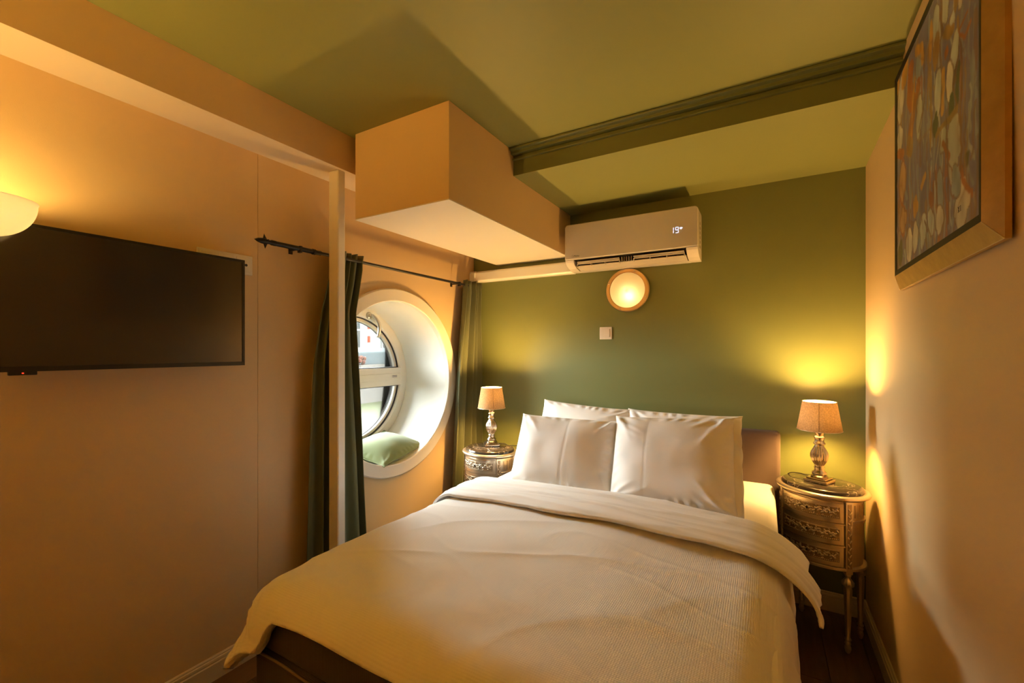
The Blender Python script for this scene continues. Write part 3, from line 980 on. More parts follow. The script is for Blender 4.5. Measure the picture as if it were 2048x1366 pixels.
ZTOP = ZB1 + .040
lm0 = make_lamp('silver baluster lamp with linen shade on the bedside table by the right wall')
lm0.location = (.245, 2.675, ZTOP); lm0.rotation_euler = (0, 0, R(-27 - 0))
for ch in lm0.children:
    if ch.name.startswith('shade'):
        ch.rotation_euler = (0, 0, R(-90 + 27 + 8 - 14))
lm1 = copy_tree(lm0)
lm1['label'] = 'silver baluster lamp with linen shade on the bedside table by the curtain'
lm1.location = (-1.64, 2.545, ZTOP); lm1.rotation_euler = (0, 0, R(40))
for ch in lm1.children:
    if ch.name.startswith('shade'):
        ch.rotation_euler = (0, 0, R(-50 - 40))

def cable(pts, label):
    # Catmull-Rom smoothing
    pts = [Vector(p) for p in pts]
    out = []
    for i in range(len(pts) - 1):
        p0, p1, p2, p3 = pts[max(i - 1, 0)], pts[i], pts[i + 1], pts[min(i + 2, len(pts) - 1)]
        for k in range(8):
            t = k / 8
            out.append(.5 * ((2 * p1) + (p2 - p0) * t + (2 * p0 - 5 * p1 + 4 * p2 - p3) * t * t + (3 * p1 - p0 - 3 * p2 + p3) * t ** 3))
    out.append(pts[-1])
    o = MB().tube(out, .0026, 6).build('lamp_cable', 'cable', smooth=True)
    return tag(o, label, 'cable')
cable([(-1.60, 2.585, ZTOP + .012), (-1.565, 2.60, ZTOP + .010), (-1.525, 2.585, ZTOP + .004), (-1.495, 2.60, ZTOP + .003), (-1.47, 2.66, ZTOP - .03), (-1.455, 2.76, .50), (-1.45, 2.87, .28)],
      'black cable trailing from the lamp beside the curtain')
cable([(.205, 2.715, ZTOP + .012), (.165, 2.745, ZTOP + .014), (.12, 2.76, ZTOP + .004), (.11, 2.80, ZTOP - .05), (.115, 2.86, .50), (.12, 2.885, .28)],
      'black cable trailing from the lamp by the right wall')

# ------------------------------------------------------------------ curtain rod and curtains
RX, RZ = -1.962, Z(.495)
rod = thing('curtain_rod', (RX, 1.9, RZ), 'black iron curtain rod with a star shaped spear finial', 'curtain rod')
MB().tube([(RX, 1.17, RZ), (RX, 2.72, RZ)], .0085, 12).build('pole', 'black_metal', rod, smooth=True, sharp=50)
MB().tube([(RX, 1.185, RZ), (RX, 1.43, RZ)], .0115, 12).build('sleeve', 'black_metal', rod, smooth=True, sharp=50)
MB().tube([(RX, 1.383, RZ), (RX, 1.397, RZ)], .0145, 12).build('collar', 'black_metal', rod, smooth=True, sharp=50)
mfin = Matrix.Translation((RX, 1.172, RZ)) @ Matrix.Rotation(R(90), 4, 'X')
fin = MB().lathe([(.0125, -.02), (.0125, 0), (.009, .006), (.011, .022), (.0135, .032), (.013, .044), (.009, .062), (.0, .078)], 16, mfin, close=False).build('finial', 'black_metal', rod, smooth=True, sharp=60)
for k in range(4):
    a = k * PI / 2 + .12
    b = MB()
    d = Vector((math.cos(a), 0, math.sin(a)))
    w_ = Vector((-math.sin(a), 0, math.cos(a)))
    base = Vector((RX, 1.145, RZ))
    tip = base + d * .036 + Vector((0, -.004, 0))
    vs = [base + Vector((0, -.014, 0)), base + Vector((0, .014, 0)), base + w_ * .005, base - w_ * .005, tip]
    b.add(vs, [(0, 2, 4), (2, 1, 4), (1, 3, 4), (3, 0, 4), (0, 3, 1, 2)])
    b.build('fin', 'black_metal', fin)
for yy in (1.315, 2.60):
    MB().box(XL, XL + .006, yy - .010, yy + .010, RZ - .018, RZ + .018).box(XL, RX, yy - .004, yy + .004, RZ - .004, RZ + .004).box(RX - .012, RX + .012, yy - .006, yy + .006, RZ - .019, RZ + .013).build('bracket', 'black_metal', rod, bevel=.0015)

def curtain(name, ztop, zbot, yl, yr, npl, amp, xc, seed, label, phase=0.0):
    """yl/yr: lists of (height fraction from the top, y) for both edges"""
    h, w_ = 70, 160
    P = np.zeros((h, w_, 3))
    fr = [p[0] for p in yl]
    for i in range(h):
        q = i / (h - 1)
        a = np.interp(q, [p[0] for p in yl], [p[1] for p in yl]); b_ = np.interp(q, [p[0] for p in yr], [p[1] for p in yr])
        u = np.linspace(0, 1, w_)
        uu = u + .018 * np.sin(u * 17 + seed) + .012 * np.sin(q * 3 + u * 9)
        ph = uu * npl * 2 * PI + phase + .35 * math.sin(q * 4 + seed)
        A = amp * (.75 + .35 * np.sin(u * 11 + seed * 1.7)) * (1.0 if q > .03 else .75)
        P[i, :, 0] = xc + A * np.sin(ph) + .25 * A * np.sin(2 * ph + 1)
        P[i, :, 1] = a + (b_ - a) * (u + .30 / (2 * PI * npl) * np.cos(ph) * 1.6 * (u * (1 - u) * 4) ** .3)
        P[i, :, 2] = ztop + (zbot - ztop) * q + (.004 * np.sin(ph * .5) if i == 0 else 0)
    r = thing(name, (xc, (yl[0][1] + yr[0][1]) / 2, zbot), label, 'curtain', 'green curtains of the round window')
    o = MB().grid(P).build('cloth', 'curtain', r, smooth=True)
    so = o.modifiers.new('thick', 'SOLIDIFY'); so.thickness = .003; so.offset = 0
    # header tape over the rod
    hp = P[:4].copy()
    return r

zt = Z(.532)
curtain('curtain', zt, .03, [(0, 1.500), (.08, 1.480), (.17, 1.435), (.32, 1.388), (.55, 1.365), (1, 1.34)], [(0, 1.700), (.09, 1.670), (.17, 1.640), (.55, 1.690), (1, 1.735)], 5, .026, -1.972, 2.0,
        'dark green velvet curtain bunched behind the white post', 1.0)
curtain('curtain', zt, .03, [(0, 2.665), (.1, 2.64), (.3, 2.58), (.6, 2.53), (1, 2.47)], [(0, 2.880), (.15, 2.860), (.25, 2.875), (1, 2.875)], 4, .040, -1.962, 5.0,
        'dark green velvet curtain hanging in the corner beside the bedside lamp', .4)

# ------------------------------------------------------------------ cushion in the porthole
cu = thing('cushion', (-2.215, 2.10, .755), 'pale green velvet cushion lying in the round window reveal', 'cushion', world=False)
mm = Matrix.Rotation(R(8), 3, 'Z') @ Matrix.Rotation(R(6), 3, 'X') @ Matrix.Rotation(R(10), 3, 'Y')
cu.rotation_euler = mm.to_euler()
o = pillow_mesh(.36, .46, .15, 61, .5, .012, (2.2, .8)).build('cover', 'velvet', cu, smooth=True, fix=False); weld(o)
pts = []
for i in range(81):
    k = i / 80 * 4
    e, f = int(k) % 4, k - int(k)
    u, v = [(-1 + 2 * f, -1), (1, -1 + 2 * f), (1 - 2 * f, 1), (-1, 1 - 2 * f)][e]
    X = u * .18 * (1 - .022 * (1 - abs(v) ** 2.2) * abs(u) ** 3); Y = v * .23 * (1 - .03 * (1 - abs(u) ** 2.2) * abs(v) ** 3)
    c_ = abs(u) ** 8 * abs(v) ** 8
    pts.append((X + np.sign(u) * .012 * c_, Y + np.sign(v) * .012 * c_, 0))
MB().tube(pts, .003, 6).build('piping', 'velvet', cu, smooth=True)

# ------------------------------------------------------------------ air conditioner
AX0, AX1 = -1.155, -.325
AYF, AZ0, AZ1 = 2.700, Z(.540), Z(.836)
ac = thing('air_conditioner', ((AX0 + AX1) / 2, YB, AZ0), 'white wall mounted air conditioner showing 19 on its display', 'air conditioner')
# housing behind the front panel
MB().prism([(YB, AZ0 + .006), (YB, AZ1 - .012), (YB - .02, AZ1 - .004), (AYF + .020, AZ1 - .004), (AYF + .020, AZ0 + .070), (AYF + .09, AZ0 + .062), (AYF + .135, AZ0 + .010)], 'x', AX0 + .004, AX1 - .004).build('housing', 'ac', ac, bevel=.004)
# front panel with rounded upper corners
rc = .022
poly = [(AX0, AZ0 + .062), (AX1, AZ0 + .062)]
for i in range(7):
    a = i / 6 * PI / 2
    poly.append((AX1 - rc + rc * math.cos(a), AZ1 - rc + rc * math.sin(a)))
for i in range(7):
    a = PI / 2 + i / 6 * PI / 2
    poly.append((AX0 + rc + rc * math.cos(a), AZ1 - rc + rc * math.sin(a)))
MB().prism(poly, 'y', AYF, AYF + .022).build('front_panel', 'ac', ac, bevel=.006, segs=3)
# lower cheeks
ck = [(AYF + .002, AZ0 + .060), (AYF + .010, AZ0 + .045), (AYF + .030, AZ0 + .028), (AYF + .070, AZ0 + .012), (AYF + .125, AZ0 + .001), (YB - .02, AZ0), (YB - .02, AZ0 + .060)]
MB().prism(ck, 'x', AX0 + .002, AX0 + .060).build('cheek', 'ac', ac, bevel=.002)
MB().prism(ck, 'x', AX1 - .066, AX1 - .002).build('cheek', 'ac', ac, bevel=.002)
MB().box(AX0 + .058, AX1 - .064, AYF + .118, YB - .02, AZ0 - .001, AZ0 + .008).build('bottom_lip', 'ac', ac, bevel=.002)
MB().add([(AX0 + .06, AYF + .026, AZ0 + .0615), (AX1 - .066, AYF + .026, AZ0 + .0615), (AX1 - .066, AYF + .120, AZ0 + .036), (AX0 + .06, AYF + .120, AZ0 + .036), (AX1 - .066, AYF + .136, AZ0 + .008), (AX0 + .06, AYF + .136, AZ0 + .008)], [(0, 1, 2, 3), (3, 2, 4, 5)]).build('vent_cavity', 'ac_dark', ac, fix=False)
# big outlet flap plus two upper louvers with ribs
def plate(x0, x1, p, q, th):
    d = Vector((0, q[0] - p[0], q[1] - p[1])); n_ = Vector((0, -d.z, d.y)).normalized() * th
    V = []
    for x in (x0, x1):
        for pt in (p, q):
            for s_ in (0, 1):
                V.append((x + n_.x * s_, pt[0] + n_.y * s_, pt[1] + n_.z * s_))
    return MB().add(V, [(0, 1, 3, 2), (4, 6, 7, 5), (0, 4, 5, 1), (2, 3, 7, 6), (0, 2, 6, 4), (1, 5, 7, 3)])
xm = (AX0 + AX1) / 2 - .008
plate(AX0 + .068, AX1 - .072, (AYF + .038, AZ0 + .021), (AYF + .126, AZ0 + .002), .003).build('outlet_flap', 'ac_grey', ac)
for (x0, x1) in ((AX0 + .078, xm - .045), (xm + .045, AX1 - .080)):
    lv = plate(x0, x1, (AYF + .022, AZ0 + .046), (AYF + .060, AZ0 + .032), .003).build('louver', 'ac_grey', ac)
    MB().tube([(x0, AYF + .030, AZ0 + .034), (x1, AYF + .030, AZ0 + .034)], .0025, 6).build('louver_edge', 'ac', lv)
    for k in range(4):
        xx = x0 + (x1 - x0) * k / 3
        MB().box(xx - .0015, xx + .0015, AYF + .028, AYF + .060, AZ0 + .016, AZ0 + .034).build('louver_rib', 'ac', lv)
for k in range(5):
    xx = xm - .030 + k * .015
    MB().box(xx - .0012, xx + .0012, AYF + .030, AYF + .058, AZ0 + .018, AZ0 + .052).build('guide_vane', 'ac_grey', ac)
for k in range(6):
    zz = AZ0 + .070 + k * .028
    MB().box(AX1 - .005, AX1 - .0025, AYF + .105, AYF + .125, zz, zz + .016).build('side_slot', 'ac_dark', ac)
MB().box(AX1 - .008, AX1 - .003, AYF + .03, YB - .03, AZ0 + .062, AZ1 - .015).build('end_cap', 'ac', ac, bevel=.002)
# display: 19 and a signal mark
dz, dx = Z(.690), -.462
def seg(x0, x1, z0, z1):
    return MB().box(x0, x1, AYF - .0012, AYF + .0004, z0, z1)
dh, dw, st = .036, .019, .0038
disp = MB()
disp.box(dx, dx + st, AYF - .0012, AYF + .0004, dz + .002, dz + dh / 2 - .001).box(dx, dx + st, AYF - .0012, AYF + .0004, dz + dh / 2 + .001, dz + dh - .002)
o = disp.build('display_digit_one', 'display', ac); o['kind'] = 'stuff'
x9 = dx + .012
disp = MB()
for (a, b_, c_, d_) in ((x9 + .002, x9 + dw - .002, dz + dh - st, dz + dh), (x9 + .002, x9 + dw - .002, dz + dh / 2 - st / 2, dz + dh / 2 + st / 2), (x9 + .002, x9 + dw - .002, dz, dz + st),
                       (x9, x9 + st, dz + dh / 2 + .002, dz + dh - .002), (x9 + dw - st, x9 + dw, dz + dh / 2 + .002, dz + dh - .002), (x9 + dw - st, x9 + dw, dz + .002, dz + dh / 2 - .002)):
    disp.box(a, b_, AYF - .0012, AYF + .0004, c_, d_)
o = disp.build('display_digit_nine', 'display', ac); o['kind'] = 'stuff'
fan = [(x9 + dw + .013, dz + .018)] + [(x9 + dw + .013 + .013 * math.cos(a), dz + .018 + .014 * math.sin(a)) for a in np.linspace(R(40), R(140), 7)]
MB().prism(fan, 'y', AYF - .0012, AYF + .0004).build('signal_mark', 'display', ac)
# small maker's print
def text_mesh(body, size, name, material, parent, m, shear=0.0):
    cu_ = bpy.data.curves.new(name, 'FONT'); cu_.body = body; cu_.size = size; cu_.extrude = .0003; cu_.shear = shear
    t = bpy.data.objects.new(name, cu_); COL.objects.link(t)
    dg = bpy.context.evaluated_depsgraph_get()
    me = bpy.data.meshes.new_from_object(t.evaluated_get(dg))
    bpy.data.objects.remove(t)
    me.transform(m)
    l = parent_world(parent)
    me.transform(Matrix.Translation((-l[0], -l[1], -l[2])))
    me.materials.clear()
    return link_obj(name, me, material, parent)
text_mesh('Midea', .017, 'printed_word', 'ac_print', ac, Matrix.Translation((AX0 + .062, AYF - .0004, AZ0 + .078)) @ Matrix.Rotation(R(90), 4, 'X'), .2)
b = MB()
b.tube([(AX0 + .058 - .008 * math.cos(a) + .002, AYF - .0004, AZ0 + .085 + .009 * math.sin(a)) for a in np.linspace(-1.1, 1.1, 9)], .0006, 4)
b.build('printed_arc', 'ac_print', ac)

# cable trunking from the corner to the air conditioner
tr = thing('cable_trunking', (-1.6, YB, Z(.54)), 'white plastic pipe trunking between the corner and the air conditioner', 'trunking')
MB().prism([(YB, Z(.540)), (YB, Z(.624)), (YB - .048, Z(.624)), (YB - .060, Z(.612)), (YB - .060, Z(.552)), (YB - .048, Z(.540))], 'x', XL + .05, AX0 + .001).build('duct_cover', 'pvc', tr, bevel=.003)
MB().prism([(YB, Z(.536)), (YB, Z(.628)), (YB - .052, Z(.628)), (YB - .066, Z(.614)), (YB - .066, Z(.550)), (YB - .052, Z(.536))], 'x', XL, XL + .055).build('end_elbow', 'pvc', tr, bevel=.004)

# ------------------------------------------------------------------ round wall light under the air conditioner
SX, SZ = -.778, Z(.3955)
sc = thing('porthole_wall_light', (SX, YB, SZ), 'round brass ringed wall light glowing under the air conditioner', 'wall light')
mS = Matrix.Translation((SX, YB, SZ)) @ Matrix.Rotation(R(90), 4, 'X')
MB().lathe([(.128, 0), (.128, .040), (.118, .044), (.118, .0)], 64, mS, close=False).build('housing', 'brass', sc, smooth=True, sharp=40)
MB().lathe([(.143, .030), (.143, .040), (.140, .044), (.120, .047), (.1165, .045), (.1165, .030), (.143, .030)], 64, mS, close=False).build('ring', 'brass', sc, smooth=True, sharp=40)
MB().lathe([(.118, .040), (.112, .046), (.095, .054), (.06, .064), (.03, .071), (.012, .074), (.008, .080), (0, .082)], 64, mS, close=False).build('glass_dome', 'dome', sc, smooth=True)
for k in range(4):
    a = R(68 + 90 * k)
    MB().lathe([(.0045, .0), (.0045, .003), (.0, .0042)], 12, Matrix.Translation((SX + .131 * math.cos(a), YB - .046, SZ + .131 * math.sin(a))) @ Matrix.Rotation(R(90), 4, 'X'), close=False).build('screw', 'chrome', sc, smooth=True)
MB().lathe([(0, -.026), (.018, -.020), (.026, 0), (.018, .020), (0, .026)], 20, Matrix.Translation((SX + .015, YB - .030, SZ - .035)) @ Matrix.Scale(.7, 4, (0, 1, 0)), close=False).build('bulb', 'bulb_sconce', sc, smooth=True)

# light switch
sw = thing('light_switch', (-.934, YB, Z(.115)), 'small square white light switch on the green wall', 'switch')
sx, sz = -.934, Z(.1155)
MB().box(sx - .0425, sx + .0425, YB - .009, YB, sz - .0425, sz + .0425).build('plate', 'switch', sw, bevel=.003)
MB().box(sx - .028, sx + .028, YB - .014, YB - .006, sz - .028, sz + .028).build('rocker', 'switch', sw, bevel=.002)

# ------------------------------------------------------------------ television and sockets
TX = -1.95
TY0, TY1, TZ0, TZ1 = .325, 1.046, Z(-.066), Z(.389)
tv = thing('television', (TX, .69, TZ0), 'black flat screen television mounted on the left wall', 'television')
MB().box(TX - .035, TX, TY0, TY1, TZ0, TZ1).build('case', 'tv', tv, bevel=.003)
bz = .010
b = MB()
b.box(TX, TX + .004, TY0, TY1, TZ1 - bz, TZ1).box(TX, TX + .004, TY0, TY1, TZ0, TZ0 + bz * 1.6).box(TX, TX + .004, TY0, TY0 + bz, TZ0 + bz, TZ1 - bz).box(TX, TX + .004, TY1 - bz, TY1, TZ0 + bz, TZ1 - bz)
b.build('bezel', 'tv', tv)
MB().box(TX - .001, TX + .0015, TY0 + bz, TY1 - bz, TZ0 + bz * 1.6, TZ1 - bz).build('screen', 'screen', tv)
MB().box(TX - .012, TX + .004, .365, .425, TZ0 - .011, TZ0 + .001).build('sensor_box', 'tv', tv, bevel=.002)
MB().box(TX + .0035, TX + .005, .392, .396, TZ0 - .006, TZ0 - .003).build('standby_light', 'led', tv)
MB().box(XL, TX - .034, .55, .83, TZ0 + .1, TZ1 - .1).build('wall_bracket', 'black_metal', tv)
skt = thing('socket_strip', (XL, 1.01, Z(.385)), 'white multiple socket plate half hidden behind the television', 'socket')
MB().box(XL, XL + .010, .900, 1.126, Z(.341), Z(.429)).build('plate', 'switch', skt, bevel=.003)
for k in range(3):
    y0 = .912 + k * .071
    ins = MB().box(XL + .008, XL + .013, y0, y0 + .060, Z(.353), Z(.417)).build('insert', 'switch', skt, bevel=.002)
    MB().lathe([(.006, 0), (.006, .002)], 14, Matrix.Translation((XL + .0125, y0 + .041, Z(.384))) @ Matrix.Rotation(R(90), 4, 'Y')).build('socket_hole', 'gasket', ins)

# ------------------------------------------------------------------ opal bowl uplighter at the left edge
def bowl_lamp(LX, LY, LZ, wall, label, bulb='bulb_bowl'):
    """opal bowl on a short brass arm; wall = (x, y) of the wall plate, rz = direction the plate faces"""
    up = thing('bowl_wall_lamp', (LX, LY, LZ - .10), label, 'wall lamp', 'opal bowl wall lamps')
    prof = []
    for i in range(15):
        a = i / 14 * PI / 2
        prof.append((.104 * math.sin(a) ** .9, -.100 * math.cos(a)))
    prof += [(.106, .004)]
    inner = [(r_ - .005 if r_ > .006 else 0, z_ + .005) for r_, z_ in reversed(prof)]
    inner[0] = (.101, .004)
    MB().lathe(prof + inner, 64, Matrix.Translation((LX, LY, LZ)), close=False).build('glass_bowl', 'bowl', up, smooth=True, sharp=60)
    MB().lathe([(0, -.028), (.017, -.02), (.024, 0), (.017, .020), (0, .028)], 20, Matrix.Translation((LX, LY, LZ - .022)), close=False).build('bulb', bulb, up, smooth=True)
    wx, wy, wr = wall
    mid = Vector((LX * .35 + wx * .65, LY * .35 + wy * .65, LZ - .120))
    MB().tube([(LX, LY, LZ - .094), (LX * .9 + wx * .1, LY * .9 + wy * .1, LZ - .118), mid, (wx, wy, LZ - .10)], .008, 10).build('arm', 'brass', up, smooth=True)
    MB().lathe([(.045, 0), (.045, .010), (.03, .018), (0, .02)], 28, Matrix.Translation((wx, wy, LZ - .10)) @ Matrix.Rotation(wr, 4, 'Z') @ Matrix.Rotation(R(90), 4, 'Y'), close=False).build('wall_plate', 'brass', up, smooth=True, sharp=40)
    MB().lathe([(.012, -.10), (.012, -.045)], 16, Matrix.Translation((LX, LY, LZ))).build('lamp_holder', 'brass', up, smooth=True, sharp=40)
    return up
bowl_lamp(-1.852, .300, Z(.416), (XL, .22, 0.0), 'white opal glass bowl uplighter in front of the television')
bowl_lamp(-1.50, YF + .19, Z(.416), (-1.50, YF, R(90)), 'added opal bowl uplighter, unseen behind the viewer, for fill light', 'bulb_fill')  # unseen lamp added behind the camera as fill light

# ------------------------------------------------------------------ painting
# local frame: p along the wall (far edge 0 -> near edge 1), q from the top (0) to the bottom (1)
F0, F1 = 2.040, 1.250                     # y of the far and near edge of the raised black rim
PZ1, PZ0 = Z(.970), Z(.265)
SL = .046                                 # width of the sloping gilt border
TK = .032                                 # how far the rim stands off the wall
def wallp(y, z, off):
    zz = 2.05
    return (right_x(y, zz) - off, y, z)
pt = thing('framed_painting', (right_x(1.65, 2.05), 1.645, PZ0 - SL), 'abstract painting in a sloping gold frame on the right wall', 'painting')
def quadstrip(outer, inner, o_off, i_off):
    """bevelled border between two rectangles (y0, y1, z0, z1)"""
    res = []
    def cs(r_, off):
        return [wallp(r_[0], r_[2], off), wallp(r_[1], r_[2], off), wallp(r_[1], r_[3], off), wallp(r_[0], r_[3], off)]
    a, b_ = cs(outer, o_off), cs(inner, i_off)
    a0, b0 = cs(outer, .0), cs(inner, .0)
    for i in range(4):
        j = (i + 1) % 4
        res.append(MB().add([a[i], a[j], b_[j], b_[i], a0[i], a0[j], b0[j], b0[i]], [(0, 1, 2, 3), (4, 7, 6, 5), (0, 4, 5, 1), (2, 6, 7, 3), (0, 3, 7, 4), (1, 5, 6, 2)]))
    return res
outer = (F0 + SL, F1 - .030, PZ0 - SL, PZ1 + SL)
inner = (F0, F1 + .010, PZ0, PZ1)
for m_ in quadstrip(outer, inner, .010, TK):
    m_.build('frame_rail', 'gold_frame', pt)
# pale mitre lines at the corners and along the lower edge
for (pa, pb) in (((outer[0], outer[2], .0105), (inner[0], inner[2], TK)), ((outer[1], outer[2], .0105), (inner[1], inner[2], TK)), ((outer[0], outer[2], .0105), (outer[1], outer[2], .0105))):
    MB().tube([wallp(*pa), wallp(*pb)], .0011, 5).build('edge_line', 'gold_edge', pt)
rim = (inner[0] - .019, inner[1] + .019, inner[2] + .019, inner[3] - .019)
for m_ in quadstrip(inner, rim, TK + .0005, TK - .002):
    m_.build('black_rebate', 'black_paint', pt)
# the canvas, colours laid down stroke by stroke
STROKES = [('pale',0.061,[(0.594,0.07),(0.618,0.209)]),('pale',0.04,[(0.782,0.213),(0.762,0.24)]),('pale',0.044,[(0.802,0.306),(0.792,0.392)]),('cream',0.052,[(0.752,0.374),(0.742,0.49)]),
('pale',0.051,[(0.63,0.337),(0.606,0.493)]),('cream',0.09,[(0.076,0.064),(0.055,0.212)]),('cream',0.077,[(0.055,0.289),(0.055,0.381)]),('pale',0.064,[(0.392,0.311),(0.377,0.445)]),
('pale',0.093,[(0.782,0.596),(0.802,0.752)]),('pale',0.045,[(0.677,0.59),(0.677,0.656)]),('slate',0.08,[(0.369,0.098),(0.369,0.174)]),
('dgreen',0.035,[(0.83,0.424),(0.821,0.55)]),('dgreen',0.049,[(0.762,0.51),(0.757,0.568)]),('dgreen',0.06,[(0.594,0.491),(0.594,0.545)]),('gold',0.089,[(0.177,0.014),(0.117,0.072)]),
('gold',0.049,[(0.022,-0.007),(0.011,0.043)]),('gold',0.036,[(0.336,0.053),(0.415,0.092),(0.43,0.148)]),('rust',0.078,[(0.251,0.081),(0.214,0.212),(0.303,0.286),(0.214,0.438)]),
('gold',0.024,[(0.303,0.163),(0.277,0.272),(0.251,0.434)]),('rust',0.062,[(0.369,0.213),(0.353,0.265)]),('gold',0.032,[(0.542,0.07),(0.542,0.213)]),('ochre',0.024,[(0.536,0.243),(0.536,0.594)]),
('ochre',0.057,[(0.618,0.18),(0.594,0.28)]),('rust',0.039,[(0.72,0.287),(0.71,0.311)]),('gold',0.03,[(0.677,0.357),(0.665,0.504)]),('ochre',0.036,[(0.688,0.209),(0.782,0.258)]),
('ochre',0.017,[(0.821,0.257),(0.821,0.305)]),('brown',0.015,[(0.83,0.366),(0.782,0.483),(0.821,0.572)]),('ochre',0.024,[(0.821,0.572),(0.606,0.568)]),('brown',0.014,[(0.857,0.37),(0.875,0.51),(0.857,0.606)]),
('rust',0.013,[(0.909,0.296),(0.83,0.315),(0.892,0.367),(0.942,0.348)]),('brown',0.011,[(0.71,0.527),(0.71,0.671)]),('brown',0.014,[(0.857,0.606),(0.866,0.74)]),('brown',0.011,[(0.445,0.112),(0.46,0.349),(0.384,0.448)]),
('slate',0.051,[(0.642,0.739),(0.654,0.853)]),('cream',0.115,[(0.866,0.892),(0.866,0.956)]),('slate',0.085,[(0.802,0.8),(0.821,0.851)]),('cream',0.057,[(0.636,0.88),(0.636,0.95)]),
('cream',0.077,[(0.233,0.871),(0.214,0.964)]),('cream',0.06,[(0.32,0.858),(0.32,0.956)]),('pale',0.075,[(0.445,0.855),(0.43,0.942)]),('pale',0.044,[(0.529,0.857),(0.555,0.933)]),
('rust',0.119,[(0.097,0.502),(0.107,0.646)]),('tan',0.081,[(0.097,0.507),(0.107,0.635)]),('rust',0.11,[(0.117,0.73),(0.117,0.816)]),('tan',0.077,[(0.117,0.735),(0.117,0.805)]),
('rust',0.025,[(0.677,0.644),(0.742,0.715)]),('rust',0.018,[(0.857,0.793),(0.875,0.853),(0.934,0.902)]),('brown',0.017,[(0.594,0.703),(0.618,0.85)]),('gold',0.067,[(0.336,0.737),(0.32,0.79)]),
('rust',0.042,[(0.542,0.783),(0.555,0.83)]),('gold',0.029,[(0.415,0.702),(0.46,0.673)]),('brown',0.01,[(0.731,0.645),(0.731,0.955)]),('brown',0.013,[(0.866,0.708),(0.857,0.804)]),
('ochre',0.082,[(0.214,0.415),(0.251,0.477)]),('rust',0.044,[(0.011,0.389),(0.117,0.435)]),('dgreen',0.018,[(0.909,0.762),(0.909,0.807)]),('dgreen',0.073,[(0.076,0.887),(0.055,0.959)]),
('brown',0.011,[(0.46,0.863),(0.502,0.928)]),('rust',0.016,[(0.949,0.907),(0.957,0.923)]),
('pale',0.06,[(0.70,0.03),(0.71,0.16)]),('cream',0.05,[(0.86,0.05),(0.85,0.22)]),('brown',0.014,[(0.66,0.02),(0.67,0.2)]),('ochre',0.03,[(0.78,0.02),(0.8,0.2)])]
PC = {'pale': (.44, .48, .41), 'cream': (.56, .53, .42), 'slate': (.27, .32, .33), 'dgreen': (.07, .10, .05), 'gold': (.50, .28, .06), 'ochre': (.30, .19, .06), 'rust': (.34, .12, .035), 'brown': (.20, .11, .06), 'tan': (.46, .29, .13)}
gn = 180
gp, gq = np.meshgrid(np.linspace(0, 1, gn), np.linspace(0, 1, gn), indexing='ij')
col = np.ones((gn, gn, 3)) * np.array((.185, .175, .25))
col *= (1 + .18 * vnoise(gp * 16, gq * 9, 71) + .12 * vnoise(gp * 50, gq * 24, 72))[..., None]
jp = gp + .010 * vnoise(gp * 16, gq * 9, 73) + .008 * vnoise(gp * 46, gq * 26, 74)
jq = gq + .012 * vnoise(gp * 12, gq * 12, 75)
def paint(name, w_, pts, k=1.0, alpha=1.0):
    c_ = np.array(PC[name])
    dmin = np.full((gn, gn), 9.0)
    for (a, b_) in zip(pts[:-1], pts[1:]):
        ax, ay, bx, by = a[0], a[1] * .9, b_[0], b_[1] * .9
        L2 = (bx - ax) ** 2 + (by - ay) ** 2 + 1e-9
        t_ = np.clip(((jp - ax) * (bx - ax) + (jq * .9 - ay) * (by - ay)) / L2, 0, 1)
        d_ = np.hypot(jp - ax - t_ * (bx - ax), jq * .9 - ay - t_ * (by - ay))
        dmin = np.minimum(dmin, d_)
    if len(pts) == 2 and w_ > .03:      # leaf-shaped dab
        w_ = w_ * (.70 + .45 * np.sqrt(np.clip(t_ * (1 - t_) * 4, 0, 1)))
    m_ = np.clip((w_ * .5 * k - dmin) / .006 + .5, 0, 1) * alpha
    var_ = (1 + .25 * vnoise(gp * 30, gq * 14, 80))[..., None]
    col[:] = col * (1 - m_[..., None]) + c_ * var_ * m_[..., None]
rs_ = np.random.RandomState(12)
for k_ in range(170):                      # thin dragged lines under the larger dabs
    p_, q0_ = rs_.rand(), rs_.rand() * .95
    ln_ = rs_.uniform(.08, .36)
    paint(rs_.choice(['brown', 'ochre', 'slate', 'slate', 'rust', 'pale']), rs_.uniform(.005, .026), [(p_, q0_), (p_ + rs_.normal() * .016, q0_ + ln_ * .5), (p_ + rs_.normal() * .025, q0_ + ln_)], 1.0, .75)
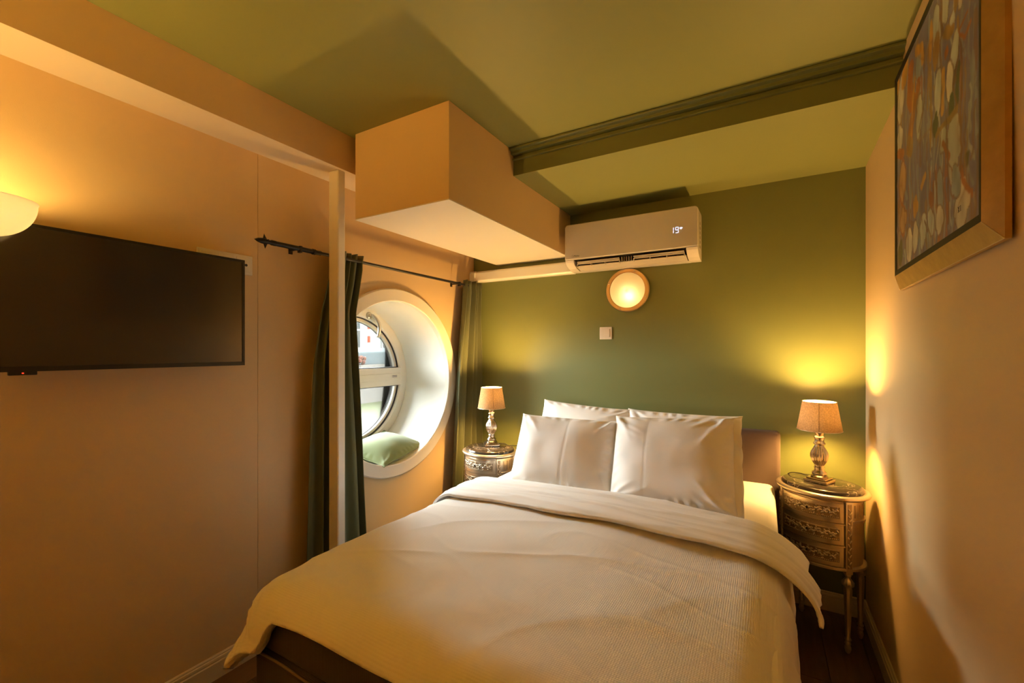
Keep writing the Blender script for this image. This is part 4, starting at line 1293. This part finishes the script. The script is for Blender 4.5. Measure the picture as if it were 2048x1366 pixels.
for s_ in STROKES:
    if s_[0] in ('pale', 'cream', 'slate', 'tan'):
        s_ = (s_[0], s_[1] * 1.15, s_[2])
        paint('rust' if len(s_[2]) % 2 else 'brown', s_[1] + .018, s_[2], 1.0, .85)
    paint(*s_)
vein = ridges(gp * 11 + vnoise(gp * 5, gq * 4, 91) * 1.2, gq * 3.0, 92, 16)[..., None]
col = col * (1 - .6 * vein) + np.array((.27, .14, .05)) * .6 * vein
vs = []
for i in range(gn):
    for j in range(gn):
        y = rim[0] + (rim[1] - rim[0]) * gp[i, j]; z = rim[3] + (rim[2] - rim[3]) * gq[i, j]
        vs.append(wallp(y, z, TK - .003 + .0012 * vein[i, j, 0]))
mb = MB(); mb.add(vs, [(i * gn + j, i * gn + j + 1, (i + 1) * gn + j + 1, (i + 1) * gn + j) for i in range(gn - 1) for j in range(gn - 1)])
cm, N, L, bs = new_mat('painted_canvas')
at = N.new('ShaderNodeAttribute'); at.attribute_name = 'paint'
L.new(at.outputs['Color'], bs.inputs['Base Color']); bs.inputs['Roughness'].default_value = .45
nn = N.new('ShaderNodeTexNoise'); nn.inputs['Scale'].default_value = 260
bp = N.new('ShaderNodeBump'); bp.inputs['Strength'].default_value = .2; bp.inputs['Distance'].default_value = .001
tcn = N.new('ShaderNodeTexCoord'); L.new(tcn.outputs['Object'], nn.inputs['Vector']); L.new(nn.outputs['Fac'], bp.inputs['Height']); L.new(bp.outputs['Normal'], bs.inputs['Normal'])
cv = mb.build('canvas', cm, pt, smooth=True, fix=False)
ca = cv.data.color_attributes.new('paint', 'FLOAT_COLOR', 'POINT')
buf = np.ones((gn * gn, 4), dtype=np.float32); buf[:, :3] = np.clip(col, 0, 1).reshape(-1, 3)
ca.data.foreach_set('color', buf.ravel())
b = MB()
def onc(p, q_):
    return wallp(rim[0] + (rim[1] - rim[0]) * p, rim[3] + (rim[2] - rim[3]) * q_, TK - .001)
b.tube([onc(.838, .925), onc(.850, .946)], .0005, 4); b.tube([onc(.850, .925), onc(.838, .946)], .0005, 4); b.tube([onc(.860, .925), onc(.861, .946)], .0005, 4)
o = b.build('signature', 'ink', cv); o['kind'] = 'stuff'
